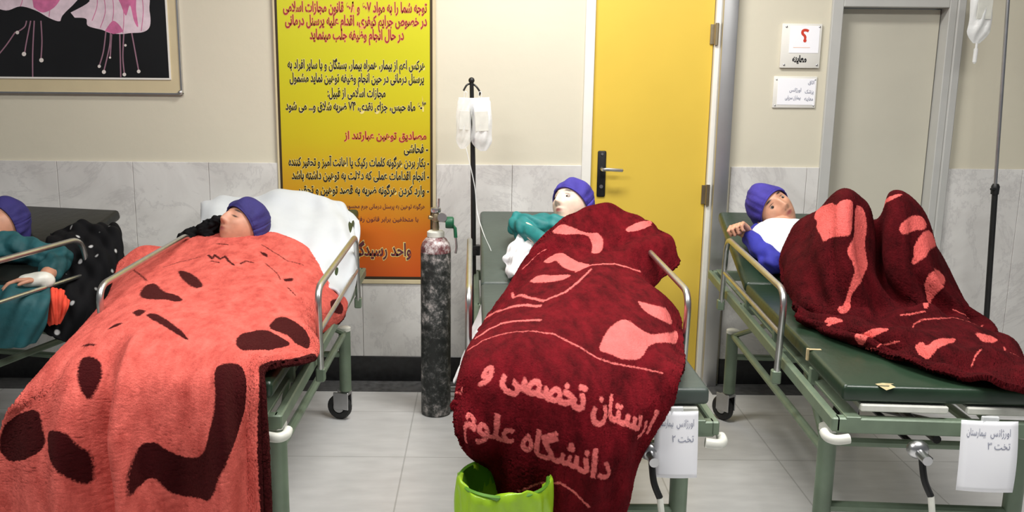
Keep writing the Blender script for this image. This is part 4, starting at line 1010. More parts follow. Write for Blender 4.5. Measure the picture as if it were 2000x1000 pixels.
# ------------------------------------------------------------------ blankets
FIG = {
 'coral': {'polys': [[(0.2768,0.2758),(0.2882,0.2792),(0.2965,0.2845),(0.3050,0.2897),(0.3128,0.2965),(0.3241,0.3070),(0.3318,0.3137),(0.3415,0.3233),(0.3490,0.3302),(0.3592,0.3394),(0.3648,0.3464),(0.3659,0.3506),(0.3638,0.3537),(0.3566,0.3561),(0.3518,0.3582),(0.3421,0.3542),(0.3323,0.3489),(0.3166,0.3380),(0.3042,0.3260),(0.2933,0.3151),(0.2845,0.3041),(0.2738,0.2874),(0.2711,0.2815),(0.2719,0.2763)],
  [(0.2117,0.3523),(0.2083,0.3392),(0.2062,0.3297),(0.2098,0.3268),(0.2142,0.3253),(0.2209,0.3229),(0.2279,0.3254),(0.2368,0.3310),(0.2459,0.3384),(0.2623,0.3547),(0.2716,0.3621),(0.2848,0.3733),(0.2931,0.3769),(0.3053,0.3812),(0.3141,0.3854),(0.3216,0.3876),(0.3295,0.3930),(0.3398,0.4005),(0.3437,0.4037),(0.3446,0.4070),(0.3435,0.4119),(0.3364,0.4139),(0.3312,0.4149),(0.3249,0.4148),(0.3188,0.4136),(0.3087,0.4091),(0.3025,0.4068),(0.2978,0.4077),(0.2938,0.4082),(0.2874,0.4068),(0.2837,0.4085),(0.2761,0.4053),(0.2698,0.4045),(0.2581,0.4000),(0.2498,0.3953),(0.2421,0.3906),(0.2351,0.3847),(0.2267,0.3769),(0.2204,0.3695),(0.2149,0.3605)],
  [(0.2581,0.4608),(0.2611,0.4580),(0.2633,0.4544),(0.2679,0.4545),(0.2737,0.4579),(0.2807,0.4603),(0.2846,0.4637),(0.2865,0.4686),(0.2860,0.4734),(0.2842,0.4847),(0.2821,0.4897),(0.2766,0.4878),(0.2705,0.4827),(0.2617,0.4738),(0.2577,0.4686),(0.2559,0.4639)],
  [(0.2959,0.4804),(0.3012,0.4769),(0.3065,0.4756),(0.3160,0.4797),(0.3252,0.4832),(0.3431,0.4964),(0.3551,0.5056),(0.3694,0.5200),(0.3817,0.5343),(0.3976,0.5525),(0.4064,0.5599),(0.4158,0.5688),(0.4228,0.5741),(0.4327,0.5838),(0.4365,0.5880),(0.4365,0.5907),(0.4326,0.5905),(0.4235,0.5903),(0.4159,0.5869),(0.4063,0.5818),(0.3970,0.5768),(0.3815,0.5646),(0.3680,0.5501),(0.3516,0.5338),(0.3352,0.5182),(0.3126,0.5011),(0.3013,0.4916),(0.2955,0.4850)],
  [(0.2248,0.5136),(0.2309,0.5090),(0.2347,0.5060),(0.2404,0.5066),(0.2441,0.5059),(0.2517,0.5105),(0.2537,0.5119),(0.2527,0.5134),(0.2495,0.5162),(0.2421,0.5208),(0.2367,0.5217),(0.2323,0.5234),(0.2283,0.5226),(0.2245,0.5226),(0.2232,0.5216),(0.2227,0.5173)],
  [(0.1689,0.5294),(0.1752,0.5324),(0.1757,0.5349),(0.1876,0.5423),(0.1951,0.5502),(0.2079,0.5649),(0.2114,0.5677),(0.2117,0.5690),(0.2091,0.5696),(0.2001,0.5646),(0.1928,0.5580),(0.1860,0.5519),(0.1771,0.5399),(0.1725,0.5370),(0.1718,0.5327),(0.1658,0.5273)],
  [(0.1895,0.6264),(0.1894,0.6109),(0.1899,0.6021),(0.1928,0.5989),(0.1964,0.5988),(0.2021,0.6004),(0.2068,0.6037),(0.2118,0.6076),(0.2160,0.6108),(0.2221,0.6169),(0.2255,0.6207),(0.2285,0.6272),(0.2303,0.6342),(0.2320,0.6471),(0.2322,0.6570),(0.2315,0.6667),(0.2301,0.6764),(0.2276,0.6902),(0.2262,0.6991),(0.2249,0.7073),(0.2237,0.7128),(0.2219,0.7189),(0.2202,0.7206),(0.2175,0.7194),(0.2145,0.7156),(0.2096,0.7073),(0.2062,0.7001),(0.2025,0.6905),(0.1992,0.6799),(0.1946,0.6628),(0.1924,0.6517),(0.1901,0.6374)],
  [(0.0130,0.7264),(0.0238,0.7210),(0.0325,0.7154),(0.0442,0.7102),(0.0573,0.7060),(0.0803,0.7024),(0.0945,0.7025),(0.1045,0.7035),(0.1101,0.7050),(0.1170,0.7089),(0.1219,0.7135),(0.1250,0.7197),(0.1286,0.7276),(0.1335,0.7401),(0.1366,0.7494),(0.1400,0.7607),(0.1443,0.7720),(0.1533,0.7894),(0.1534,0.8000),(0.1468,0.8104),(0.1360,0.8187),(0.1116,0.8307),(0.0874,0.8382),(0.0605,0.8417),(0.0437,0.8378),(0.0285,0.8241),(0.0188,0.8134),(0.0120,0.7987),(0.0090,0.7839),(0.0060,0.7613),(0.0056,0.7476),(0.0079,0.7348)],
  [(0.1770,0.7736),(0.1941,0.7787),(0.2010,0.7828),(0.2071,0.7885),(0.2117,0.7944),(0.2173,0.8039),(0.2212,0.8101),(0.2260,0.8169),(0.2302,0.8224),(0.2365,0.8303),(0.2401,0.8380),(0.2431,0.8495),(0.2450,0.8622),(0.2462,0.8816),(0.2460,0.8912),(0.2440,0.8964),(0.2407,0.8966),(0.2337,0.8910),(0.2290,0.8872),(0.2234,0.8819),(0.2186,0.8769),(0.2117,0.8697),(0.2070,0.8643),(0.2019,0.8578),(0.1981,0.8514),(0.1924,0.8417),(0.1834,0.8348),(0.1752,0.8242),(0.1673,0.8119),(0.1603,0.7905),(0.1594,0.7795),(0.1629,0.7732)],
  [(0.3534,0.8580),(0.3561,0.8490),(0.3577,0.8429),(0.3594,0.8362),(0.3617,0.8313),(0.3657,0.8245),(0.3690,0.8199),(0.3742,0.8162),(0.3799,0.8137),(0.3887,0.8120),(0.3948,0.8120),(0.4015,0.8137),(0.4073,0.8166),(0.4154,0.8229),(0.4214,0.8269),(0.4290,0.8320),(0.4365,0.8359),(0.4483,0.8410),(0.4573,0.8436),(0.4685,0.8450),(0.4790,0.8453),(0.4987,0.8429),(0.5092,0.8412),(0.5202,0.8373),(0.5267,0.8331),(0.5343,0.8253),(0.5385,0.8191),(0.5447,0.8100),(0.5487,0.8008),(0.5560,0.7857),(0.5609,0.7760),(0.5661,0.7661),(0.5694,0.7581),(0.5722,0.7475),(0.5724,0.7394),(0.5737,0.7294),(0.5726,0.7194),(0.5675,0.7024),(0.5644,0.6906),(0.5658,0.6808),(0.5680,0.6737),(0.5801,0.6713),(0.5867,0.6662),(0.5952,0.6601),(0.6038,0.6528),(0.6186,0.6419),(0.6290,0.6406),(0.6427,0.6393),(0.6549,0.6413),(0.6714,0.6502),(0.6821,0.6575),(0.6922,0.6682),(0.6983,0.6766),(0.7051,0.6896),(0.7076,0.7007),(0.7071,0.7152),(0.6985,0.7291),(0.6785,0.7494),(0.6668,0.7623),(0.6545,0.7754),(0.6438,0.7865),(0.6271,0.8015),(0.6167,0.8111),(0.6057,0.8198),(0.5986,0.8272),(0.5919,0.8385),(0.5875,0.8481),(0.5820,0.8606),(0.5776,0.8740),(0.5704,0.8966),(0.5628,0.9090),(0.5522,0.9178),(0.5379,0.9221),(0.5215,0.9213),(0.5080,0.9213),(0.4910,0.9223),(0.4783,0.9225),(0.4613,0.9225),(0.4528,0.9210),(0.4446,0.9194),(0.4385,0.9174),(0.4311,0.9148),(0.4256,0.9113),(0.4197,0.9063),(0.4142,0.9003),(0.4064,0.8899),(0.4007,0.8847),(0.3939,0.8826),(0.3874,0.8840),(0.3777,0.8881),(0.3726,0.8919),(0.3672,0.8950),(0.3634,0.8982),(0.3595,0.9039),(0.3573,0.9051),(0.3555,0.9027),(0.3536,0.8962),(0.3530,0.8833),(0.3528,0.8747),(0.3527,0.8653)],
  [(0.6003,0.4308),(0.6043,0.4095),(0.6099,0.3993),(0.6191,0.3935),(0.6293,0.3900),(0.6470,0.3892),(0.6606,0.3905),(0.6774,0.3918),(0.6940,0.3948),(0.7217,0.3956),(0.7418,0.3973),(0.7635,0.4015),(0.7846,0.4049),(0.8150,0.4219),(0.8291,0.4319),(0.8307,0.4455),(0.8079,0.4480),(0.7669,0.4498),(0.7470,0.4540),(0.7285,0.4574),(0.7112,0.4535),(0.6932,0.4522),(0.6777,0.4489),(0.6613,0.4497),(0.6445,0.4494),(0.6208,0.4507),(0.6089,0.4480),(0.6015,0.4406)],
  [(0.5792,0.5712),(0.5582,0.5415),(0.5506,0.5261),(0.5484,0.5127),(0.5509,0.5036),(0.5595,0.4939),(0.5663,0.4884),(0.5736,0.4807),(0.5798,0.4724),(0.5913,0.4660),(0.5991,0.4611),(0.6094,0.4591),(0.6201,0.4602),(0.6373,0.4637),(0.6489,0.4640),(0.6642,0.4664),(0.6779,0.4672),(0.6983,0.4669),(0.7096,0.4679),(0.7175,0.4718),(0.7193,0.4771),(0.7166,0.4873),(0.7122,0.4948),(0.7047,0.5049),(0.6961,0.5142),(0.6960,0.5370),(0.6807,0.5441),(0.6660,0.5566),(0.6534,0.5669),(0.6303,0.5834),(0.6128,0.5878),(0.5977,0.5876)],
  [(0.5252,0.1919),(0.5321,0.1929),(0.5363,0.1933),(0.5396,0.1964),(0.5418,0.1983),(0.5432,0.2059),(0.5432,0.2085),(0.5413,0.2105),(0.5385,0.2089),(0.5325,0.2066),(0.5287,0.2059),(0.5253,0.2036),(0.5231,0.2000),(0.5205,0.1953),(0.5201,0.1932),(0.5218,0.1918)],
  [(0.6057,0.2729),(0.6178,0.2670),(0.6245,0.2638),(0.6291,0.2632),(0.6308,0.2641),(0.6301,0.2682),(0.6285,0.2704),(0.6244,0.2745),(0.6195,0.2770),(0.6104,0.2818),(0.6050,0.2849),(0.6007,0.2855),(0.5981,0.2844),(0.5952,0.2838),(0.5958,0.2805),(0.5991,0.2791)],
  [(0.8221,0.2349),(0.8250,0.2259),(0.8288,0.2213),(0.8353,0.2183),(0.8431,0.2146),(0.8570,0.2118),(0.8665,0.2104),(0.8760,0.2117),(0.8842,0.2136),(0.8954,0.2184),(0.9002,0.2221),(0.9007,0.2271),(0.8967,0.2322),(0.8854,0.2417),(0.8764,0.2478),(0.8653,0.2495),(0.8537,0.2497),(0.8365,0.2474),(0.8280,0.2451),(0.8230,0.2407)],
  [(0.9300,0.4400),(1.0100,0.4400),(1.0100,1.0100),(0.8000,1.0100),(0.8000,0.6400),(0.8600,0.5600)],
  [(0.9650,-0.0100),(1.0100,-0.0100),(1.0100,0.6000),(0.9650,0.6000)],
  [(-0.0100,-0.0100),(0.0120,-0.0100),(0.0120,0.5000),(-0.0100,0.5000)]],
  'lines': [(0.0044, [(0.3558,0.2246),(0.3667,0.2422),(0.3758,0.2266),(0.3920,0.2462),(0.4093,0.2349),(0.4200,0.2543),(0.4346,0.2653)]),
  (0.0036, [(0.4571,0.2565),(0.4735,0.2420),(0.4949,0.2442)]),
  (0.0029, [(0.3634,0.2508),(0.3883,0.2595)]),
  (0.0017, [(0.2252,0.2527),(0.2463,0.2471),(0.2671,0.2400),(0.2871,0.2353),(0.3077,0.2311),(0.3293,0.2269)]),
  (0.0029, [(0.3844,0.1747),(0.4207,0.1817)]),
  (0.0022, [(0.5311,0.1649),(0.5493,0.1748),(0.5681,0.1848),(0.5875,0.1946),(0.6072,0.2073),(0.6352,0.2030),(0.6648,0.1970)]),
  (0.0022, [(0.5332,0.2375),(0.5521,0.2544),(0.5729,0.2699),(0.5838,0.2861)]),
  (0.0022, [(0.0792,0.2298),(0.1017,0.2298),(0.1175,0.2179),(0.1706,0.2756),(0.1983,0.3075)]),
  (0.0029, [(0.6136,0.3020),(0.6490,0.3107)])],
  'text': []},
 'wine': {'polys': [[(0.1322,0.1393),(0.1376,0.1323),(0.1464,0.1308),(0.1532,0.1276),(0.1617,0.1269),(0.1734,0.1263),(0.1843,0.1267),(0.2001,0.1289),(0.2177,0.1338),(0.2446,0.1438),(0.2604,0.1500),(0.2788,0.1596),(0.2954,0.1690),(0.3173,0.1791),(0.3313,0.1830),(0.3465,0.1863),(0.3584,0.1874),(0.3734,0.1864),(0.3831,0.1864),(0.3916,0.1839),(0.3983,0.1825),(0.4065,0.1802),(0.4134,0.1793),(0.4237,0.1815),(0.4345,0.1846),(0.4535,0.1918),(0.4725,0.2020),(0.4952,0.2153),(0.5130,0.2265),(0.5308,0.2394),(0.5397,0.2469),(0.5489,0.2561),(0.5576,0.2651),(0.5684,0.2768),(0.5794,0.2901),(0.5802,0.2979),(0.5741,0.3014),(0.5555,0.3002),(0.5441,0.2980),(0.5337,0.2934),(0.5246,0.2861),(0.5105,0.2709),(0.4991,0.2607),(0.4817,0.2472),(0.4582,0.2323),(0.4249,0.2144),(0.4098,0.2079),(0.3959,0.2024),(0.3864,0.2001),(0.3745,0.1981),(0.3630,0.1970),(0.3464,0.1979),(0.3250,0.1970),(0.2917,0.1977),(0.2704,0.1977),(0.2477,0.1959),(0.2223,0.1871),(0.1795,0.1667),(0.1544,0.1544),(0.1364,0.1448)],
  [(0.2977,0.3339),(0.3032,0.3288),(0.3065,0.3237),(0.3122,0.3180),(0.3227,0.3158),(0.3301,0.3061),(0.3464,0.3081),(0.3601,0.3097),(0.3696,0.3112),(0.3844,0.3165),(0.3904,0.3166),(0.4068,0.3232),(0.4224,0.3297),(0.4421,0.3364),(0.4534,0.3390),(0.4652,0.3408),(0.4755,0.3426),(0.4895,0.3441),(0.5011,0.3462),(0.5159,0.3484),(0.5309,0.3508),(0.5561,0.3609),(0.5670,0.3654),(0.5733,0.3696),(0.5742,0.3730),(0.5709,0.3787),(0.5670,0.3791),(0.5625,0.3816),(0.5573,0.3824),(0.5491,0.3834),(0.5438,0.3854),(0.5375,0.3864),(0.5317,0.3871),(0.5241,0.3893),(0.5187,0.3908),(0.5119,0.3903),(0.5056,0.3895),(0.4966,0.3887),(0.4895,0.3868),(0.4817,0.3851),(0.4742,0.3827),(0.4634,0.3798),(0.4560,0.3777),(0.4484,0.3754),(0.4405,0.3715),(0.4308,0.3675),(0.4229,0.3636),(0.4143,0.3597),(0.4075,0.3568),(0.3967,0.3519),(0.3920,0.3512),(0.3847,0.3499),(0.3768,0.3488),(0.3701,0.3511),(0.3628,0.3514),(0.3518,0.3505),(0.3402,0.3492),(0.3166,0.3442),(0.3043,0.3406),(0.2984,0.3374)],
  [(0.3099,0.3916),(0.3228,0.3869),(0.3375,0.3862),(0.3560,0.3867),(0.3734,0.3878),(0.4030,0.3933),(0.4213,0.3959),(0.4421,0.3990),(0.4595,0.4004),(0.4859,0.4041),(0.4978,0.4061),(0.5026,0.4083),(0.5008,0.4124),(0.4904,0.4178),(0.4811,0.4209),(0.4643,0.4190),(0.4463,0.4168),(0.4160,0.4126),(0.3938,0.4090),(0.3728,0.4074),(0.3560,0.4066),(0.3303,0.4033),(0.3133,0.3982),(0.3045,0.3934)],
  [(0.6436,0.5727),(0.6526,0.5594),(0.6599,0.5513),(0.6695,0.5431),(0.6792,0.5367),(0.6945,0.5281),(0.7047,0.5241),(0.7155,0.5235),(0.7249,0.5244),(0.7382,0.5286),(0.7473,0.5322),(0.7582,0.5340),(0.7682,0.5347),(0.7827,0.5358),(0.7934,0.5359),(0.8068,0.5334),(0.8207,0.5276),(0.8424,0.5187),(0.8632,0.5061),(0.8922,0.4894),(0.9210,0.4758),(0.9433,0.4679),(0.9518,0.4670),(0.9579,0.4682),(0.9586,0.4722),(0.9563,0.4801),(0.9512,0.4856),(0.9381,0.4932),(0.9247,0.5000),(0.8867,0.5207),(0.8706,0.5301),(0.8551,0.5372),(0.8401,0.5441),(0.8191,0.5499),(0.8074,0.5560),(0.7982,0.5625),(0.7925,0.5700),(0.7877,0.5805),(0.7817,0.5865),(0.7711,0.5928),(0.7593,0.5963),(0.7393,0.5999),(0.7263,0.6010),(0.7130,0.6013),(0.7024,0.6000),(0.6884,0.5973),(0.6788,0.5946),(0.6684,0.5929),(0.6594,0.5916),(0.6470,0.5910),(0.6419,0.5865),(0.6407,0.5818)],
  [(0.7637,0.4649),(0.7804,0.4663),(0.7927,0.4666),(0.8069,0.4667),(0.8228,0.4639),(0.8521,0.4561),(0.8822,0.4455),(0.8950,0.4461),(0.9073,0.4472),(0.9172,0.4537),(0.9208,0.4566),(0.9121,0.4634),(0.8970,0.4695),(0.8604,0.4839),(0.8423,0.4893),(0.8244,0.4930),(0.8119,0.4927),(0.7940,0.4915),(0.7835,0.4892),(0.7729,0.4859),(0.7654,0.4809),(0.7566,0.4715),(0.7539,0.4672),(0.7563,0.4649)],
  [(0.5719,0.1611),(0.5900,0.1506),(0.6042,0.1448),(0.6203,0.1402),(0.6363,0.1338),(0.6608,0.1249),(0.6776,0.1144),(0.7532,0.0500),(0.7642,0.0369),(0.7915,0.0501),(0.8002,0.0650),(0.7201,0.1144),(0.6915,0.1366),(0.6639,0.1595),(0.6519,0.1677),(0.6385,0.1746),(0.6251,0.1788),(0.6051,0.1840),(0.5931,0.1858),(0.5831,0.1869),(0.5750,0.1847),(0.5658,0.1791),(0.5630,0.1748),(0.5653,0.1688)],
  [(0.1407,0.6325),(0.1554,0.6311),(0.1613,0.6312),(0.1649,0.6346),(0.1643,0.6401),(0.1576,0.6503),(0.0353,0.5933),(0.1482,0.6564),(0.1425,0.6531),(0.1347,0.6451),(0.1314,0.6394),(0.1338,0.6348)]],
  'lines': [(0.0043, [(0.5190,0.3947),(0.5488,0.3830),(0.5816,0.3763),(0.6148,0.3786),(0.6540,0.3693),(0.6981,0.3559),(0.7426,0.3560),(0.7939,0.3497),(0.8570,0.3317)]),
  (0.0047, [(0.1639,0.3896),(0.2837,0.4243),(0.3452,0.4435),(0.3908,0.4516),(0.4373,0.4673),(0.4619,0.4673),(0.4875,0.4686),(0.5103,0.4654),(0.5274,0.4528),(0.5441,0.4380),(0.5608,0.4172),(0.5822,0.3953)]),
  (0.0056, [(-0.0019,0.4241),(0.0389,0.4183),(0.1371,0.4303),(0.2220,0.4412),(0.2864,0.4567),(0.3317,0.4641),(0.3662,0.4654),(0.4293,0.4788)]),
  (0.0056, [(0.2056,0.5311),(0.2271,0.5251),(0.2405,0.5127),(0.2885,0.5037),(0.3509,0.5134),(0.3855,0.5199),(0.4151,0.5221),(0.4440,0.5255)]),
  (0.0025, [(0.1873,0.5566),(0.2244,0.5580),(0.2466,0.5481),(0.2942,0.5441),(0.3280,0.5511),(0.3600,0.5598),(0.3945,0.5656),(0.4255,0.5619),(0.4569,0.5626),(0.4890,0.5627),(0.5140,0.5703),(0.5390,0.5770),(0.5598,0.5827),(0.5806,0.5880),(0.6055,0.5976),(0.6312,0.6050),(0.6613,0.6083),(0.6929,0.6119),(0.7201,0.6118),(0.7476,0.6115),(0.7772,0.6085),(0.8078,0.6066),(0.8468,0.6104),(0.8874,0.6146)]),
  (0.0040, [(0.3576,0.9020),(0.3902,0.8913),(0.4186,0.8846),(0.4470,0.8791),(0.4936,0.8727),(0.5418,0.8639),(0.5795,0.8678),(0.6174,0.8717),(0.6500,0.8800),(0.6845,0.8907)]),
  (0.0025, [(0.1383,0.3347),(0.1705,0.3214),(0.2036,0.3065),(0.2483,0.2834)])],
  'text': [('ارستان تخصصی و', ((0.25677,0.09100,0.04799,-0.00720,-0.01108,0.00105), (0.64686,0.02850,-0.06023,-0.00414,-0.00197,0.00029))), ('دانشگاه علوم', ((0.12215,0.11478,0.06571,0.00234,-0.01749,-0.00007), (0.74090,0.05068,-0.08838,-0.01073,0.00403,0.00085)))]},
 'dark': {'polys': [[(0.3305,0.1174),(0.3329,0.1359),(0.3353,0.1464),(0.3326,0.1632),(0.3317,0.1811),(0.3347,0.2054),(0.3380,0.2168),(0.3412,0.2333),(0.3410,0.2441),(0.3435,0.2643),(0.3544,0.2863),(0.3580,0.2950),(0.3703,0.3073),(0.3786,0.3066),(0.3847,0.3067),(0.3911,0.3060),(0.3973,0.3053),(0.4075,0.3037),(0.4146,0.3014),(0.4206,0.3001),(0.4228,0.3019),(0.4252,0.3053),(0.4265,0.3090),(0.4298,0.3134),(0.4287,0.3212),(0.4280,0.3318),(0.4283,0.3395),(0.4193,0.3521),(0.4151,0.3616),(0.4069,0.3758),(0.4000,0.3826),(0.3949,0.3876),(0.3916,0.3897),(0.3869,0.3903),(0.3815,0.3906),(0.3742,0.3896),(0.3639,0.3873),(0.3302,0.3740),(0.3086,0.3640),(0.2947,0.3593),(0.2833,0.3550),(0.2731,0.3538),(0.2674,0.3521),(0.2635,0.3496),(0.2607,0.3448),(0.2583,0.3358),(0.2560,0.3275),(0.2533,0.3173),(0.2485,0.3028),(0.2407,0.2764),(0.2386,0.2619),(0.2371,0.2429),(0.2395,0.2345),(0.2448,0.2267),(0.2479,0.2202),(0.2505,0.2112),(0.2522,0.2039),(0.2533,0.1969),(0.2564,0.1884),(0.2636,0.1757),(0.2712,0.1681),(0.2924,0.1464),(0.3067,0.1306),(0.3162,0.1227)],
  [(0.4517,0.2978),(0.4611,0.2916),(0.4680,0.2877),(0.4743,0.2864),(0.4789,0.2877),(0.4842,0.2923),(0.4896,0.2950),(0.4924,0.3034),(0.4970,0.3100),(0.5006,0.3232),(0.5019,0.3325),(0.5026,0.3422),(0.5020,0.3506),(0.5008,0.3617),(0.4989,0.3694),(0.4997,0.3763),(0.4994,0.3828),(0.5000,0.3914),(0.5020,0.3965),(0.5025,0.4031),(0.5039,0.4085),(0.5061,0.4162),(0.5050,0.4227),(0.4989,0.4320),(0.4909,0.4415),(0.4729,0.4581),(0.4064,0.4801),(0.3846,0.4887),(0.3741,0.4951),(0.3615,0.5037),(0.3547,0.5102),(0.3484,0.5183),(0.3451,0.5261),(0.3419,0.5383),(0.3381,0.5466),(0.3308,0.5541),(0.3188,0.5625),(0.2740,0.6105),(0.2609,0.6167),(0.2491,0.6182),(0.2428,0.6165),(0.2366,0.6085),(0.2368,0.5980),(0.2536,0.5711),(0.2814,0.5431),(0.3140,0.5275),(0.3256,0.5215),(0.3356,0.5140),(0.3424,0.5066),(0.3513,0.4956),(0.3575,0.4885),(0.3641,0.4811),(0.3704,0.4751),(0.3798,0.4669),(0.3847,0.4614),(0.3882,0.4553),(0.3882,0.4501),(0.3868,0.4425),(0.3864,0.4369),(0.3830,0.4317),(0.3816,0.4272),(0.3788,0.4212),(0.3787,0.4168),(0.3813,0.4118),(0.3857,0.4071),(0.3978,0.3994),(0.4150,0.3906),(0.4435,0.3728),(0.4430,0.3610),(0.4475,0.3351),(0.4453,0.3211),(0.4501,0.3039)],
  [(0.7123,0.3621),(0.7219,0.3549),(0.7317,0.3494),(0.7521,0.3393),(0.7660,0.3300),(0.7835,0.3149),(0.7931,0.3053),(0.8016,0.2984),(0.8085,0.2934),(0.8143,0.2968),(0.8188,0.2955),(0.8182,0.3064),(0.8160,0.3175),(0.8106,0.3334),(0.8054,0.3431),(0.7998,0.3499),(0.7938,0.3545),(0.7854,0.3583),(0.7782,0.3620),(0.7674,0.3675),(0.7564,0.3723),(0.7285,0.3807),(0.7180,0.3825),(0.7122,0.3819),(0.7091,0.3797),(0.7073,0.3744),(0.7070,0.3709),(0.7089,0.3663)],
  [(0.7632,0.4083),(0.7690,0.3993),(0.7731,0.3931),(0.7783,0.3861),(0.7839,0.3793),(0.7932,0.3681),(0.7990,0.3604),(0.8056,0.3512),(0.8126,0.3407),(0.8206,0.3254),(0.8286,0.3085),(0.8389,0.2916),(0.8456,0.2693),(0.8556,0.2625),(0.8604,0.2573),(0.8580,0.2599),(0.8580,0.2599),(0.8699,0.2441),(0.8687,0.2573),(0.8616,0.2872),(0.8521,0.3222),(0.8393,0.3571),(0.8222,0.3839),(0.8203,0.3879),(0.8139,0.3966),(0.8098,0.4045),(0.8050,0.4101),(0.7985,0.4155),(0.7930,0.4188),(0.7845,0.4223),(0.7792,0.4236),(0.7745,0.4234),(0.7704,0.4224),(0.7647,0.4200),(0.7624,0.4173),(0.7620,0.4130)],
  [(0.6480,0.2071),(0.6695,0.1992),(0.6742,0.2230),(0.6848,0.2530),(0.6979,0.2650),(0.7192,0.2619),(0.7291,0.2573),(0.7315,0.2546),(0.7326,0.2566),(0.7169,0.2754),(0.7073,0.2813),(0.6967,0.2842),(0.6843,0.2764),(0.6575,0.2256),(0.6480,0.2071),(0.6456,0.1834),(0.6456,0.1834),(0.6456,0.1834),(0.6456,0.1834),(0.6456,0.1834)],
  [(0.7944,0.4586),(0.8146,0.4443),(0.8341,0.4314),(0.8823,0.3529),(0.8875,0.3435),(0.8962,0.3334),(0.9023,0.3273),(0.9072,0.3257),(0.9091,0.3319),(0.9109,0.3438),(0.9108,0.3575),(0.9103,0.3735),(0.8450,0.4690),(0.7971,0.4945),(0.7868,0.5019),(0.7780,0.5082),(0.7708,0.5136),(0.7615,0.5200),(0.7541,0.5247),(0.7445,0.5303),(0.6575,0.6372),(0.6533,0.6500),(0.6479,0.6555),(0.6427,0.6586),(0.6398,0.6585),(0.6353,0.6568),(0.6344,0.6537),(0.6372,0.6458),(0.6412,0.6346),(0.7233,0.5224),(0.7435,0.5125),(0.7543,0.5028),(0.7614,0.4943),(0.7694,0.4827),(0.7759,0.4749),(0.7848,0.4663)],
  [(0.7513,0.4246),(0.7607,0.4204),(0.7674,0.4177),(0.7743,0.4156),(0.7809,0.4142),(0.7923,0.4114),(0.7980,0.4101),(0.8007,0.4105),(0.8009,0.4119),(0.7973,0.4158),(0.7929,0.4194),(0.7868,0.4235),(0.7796,0.4274),(0.7667,0.4331),(0.7584,0.4355),(0.7507,0.4363),(0.7457,0.4354),(0.7388,0.4328),(0.7418,0.4301),(0.7462,0.4272)],
  [(0.1425,0.7486),(0.1522,0.7418),(0.1615,0.7384),(0.1743,0.7362),(0.1878,0.7345),(0.2098,0.7378),(0.2180,0.7389),(0.2187,0.7425),(0.2114,0.7465),(0.1920,0.7533),(0.1792,0.7588),(0.1669,0.7661),(0.1481,0.8243),(0.1435,0.8569),(0.1381,0.8984),(0.1333,0.8745),(0.1318,0.8590),(0.1337,0.7664),(0.1338,0.7592),(0.1380,0.7535)],
  [(0.2589,0.9195),(0.2756,0.8149),(0.2901,0.8091),(0.3046,0.8035),(0.3176,0.7974),(0.3392,0.7868),(0.3541,0.7815),(0.3735,0.7665),(0.3866,0.7743),(0.4046,0.7796),(0.4101,0.7856),(0.4087,0.7875),(0.4001,0.7912),(0.3782,0.7944),(0.3628,0.7988),(0.3464,0.8054),(0.3323,0.8120),(0.3105,0.8243),(0.2904,0.9090),(0.2857,0.9426),(0.2782,0.9520),(0.2676,0.9667),(0.2623,0.9722),(0.2548,0.9738),(0.2494,0.9680),(0.2509,0.9493),(0.2510,0.9414),(0.2513,0.9148)],
  [(0.4941,0.8416),(0.5046,0.8349),(0.5115,0.8313),(0.5173,0.8324),(0.5217,0.8347),(0.5252,0.8454),(0.5294,0.8497),(0.5368,0.8498),(0.5459,0.8446),(0.5634,0.8284),(0.5776,0.8192),(0.6010,0.8032),(0.6276,0.7855),(0.6680,0.7646),(0.6836,0.7607),(0.6881,0.7620),(0.6793,0.7690),(0.6509,0.7929),(0.6236,0.8243),(0.6036,0.8458),(0.5907,0.8559),(0.5764,0.8623),(0.5664,0.8683),(0.5560,0.8751),(0.5470,0.8835),(0.5343,0.8955),(0.5257,0.9026),(0.5159,0.9091),(0.5074,0.9100),(0.4957,0.9053),(0.4887,0.9029),(0.4833,0.8965),(0.4809,0.8874),(0.4814,0.8679),(0.4835,0.8588),(0.4881,0.8481)],
  [(0.7948,0.7329),(0.8133,0.7294),(0.8268,0.7264),(0.8428,0.7227),(0.8569,0.7198),(0.8700,0.7226),(0.8779,0.7226),(0.8791,0.7254),(0.8748,0.7286),(0.8611,0.7356),(0.8530,0.7385),(0.8405,0.7434),(0.8326,0.7446),(0.8125,0.7516),(0.8007,0.7542),(0.7922,0.7529),(0.7899,0.7470),(0.7834,0.7411),(0.7816,0.7386),(0.7868,0.7347)]],
  'lines': [(0.0026, [(0.5368,0.6593),(0.5686,0.6624),(0.6003,0.6635),(0.6314,0.6656)]),
  (0.0026, [(0.4843,0.7677),(0.5749,0.6892),(0.6106,0.6845),(0.6405,0.6878),(0.6741,0.6856),(0.7173,0.6699),(0.7616,0.6466),(0.7864,0.6576),(0.8055,0.6715),(0.8198,0.6900),(0.9194,0.5965)]),
  (0.0038, [(0.6952,0.8866),(0.7136,0.8631),(0.7391,0.8441)]),
  (0.0043, [(0.9001,0.7416),(0.8580,0.8219),(0.8849,0.8263)]),
  (0.0035, [(0.8006,0.5569),(0.8222,0.5742),(0.8996,0.5431)]),
  (0.0026, [(0.2685,1.0013),(0.2858,1.0013),(0.3210,0.9437),(0.3728,0.8235),(0.4079,0.8224),(0.4379,0.8242)])],
  'text': []},
}

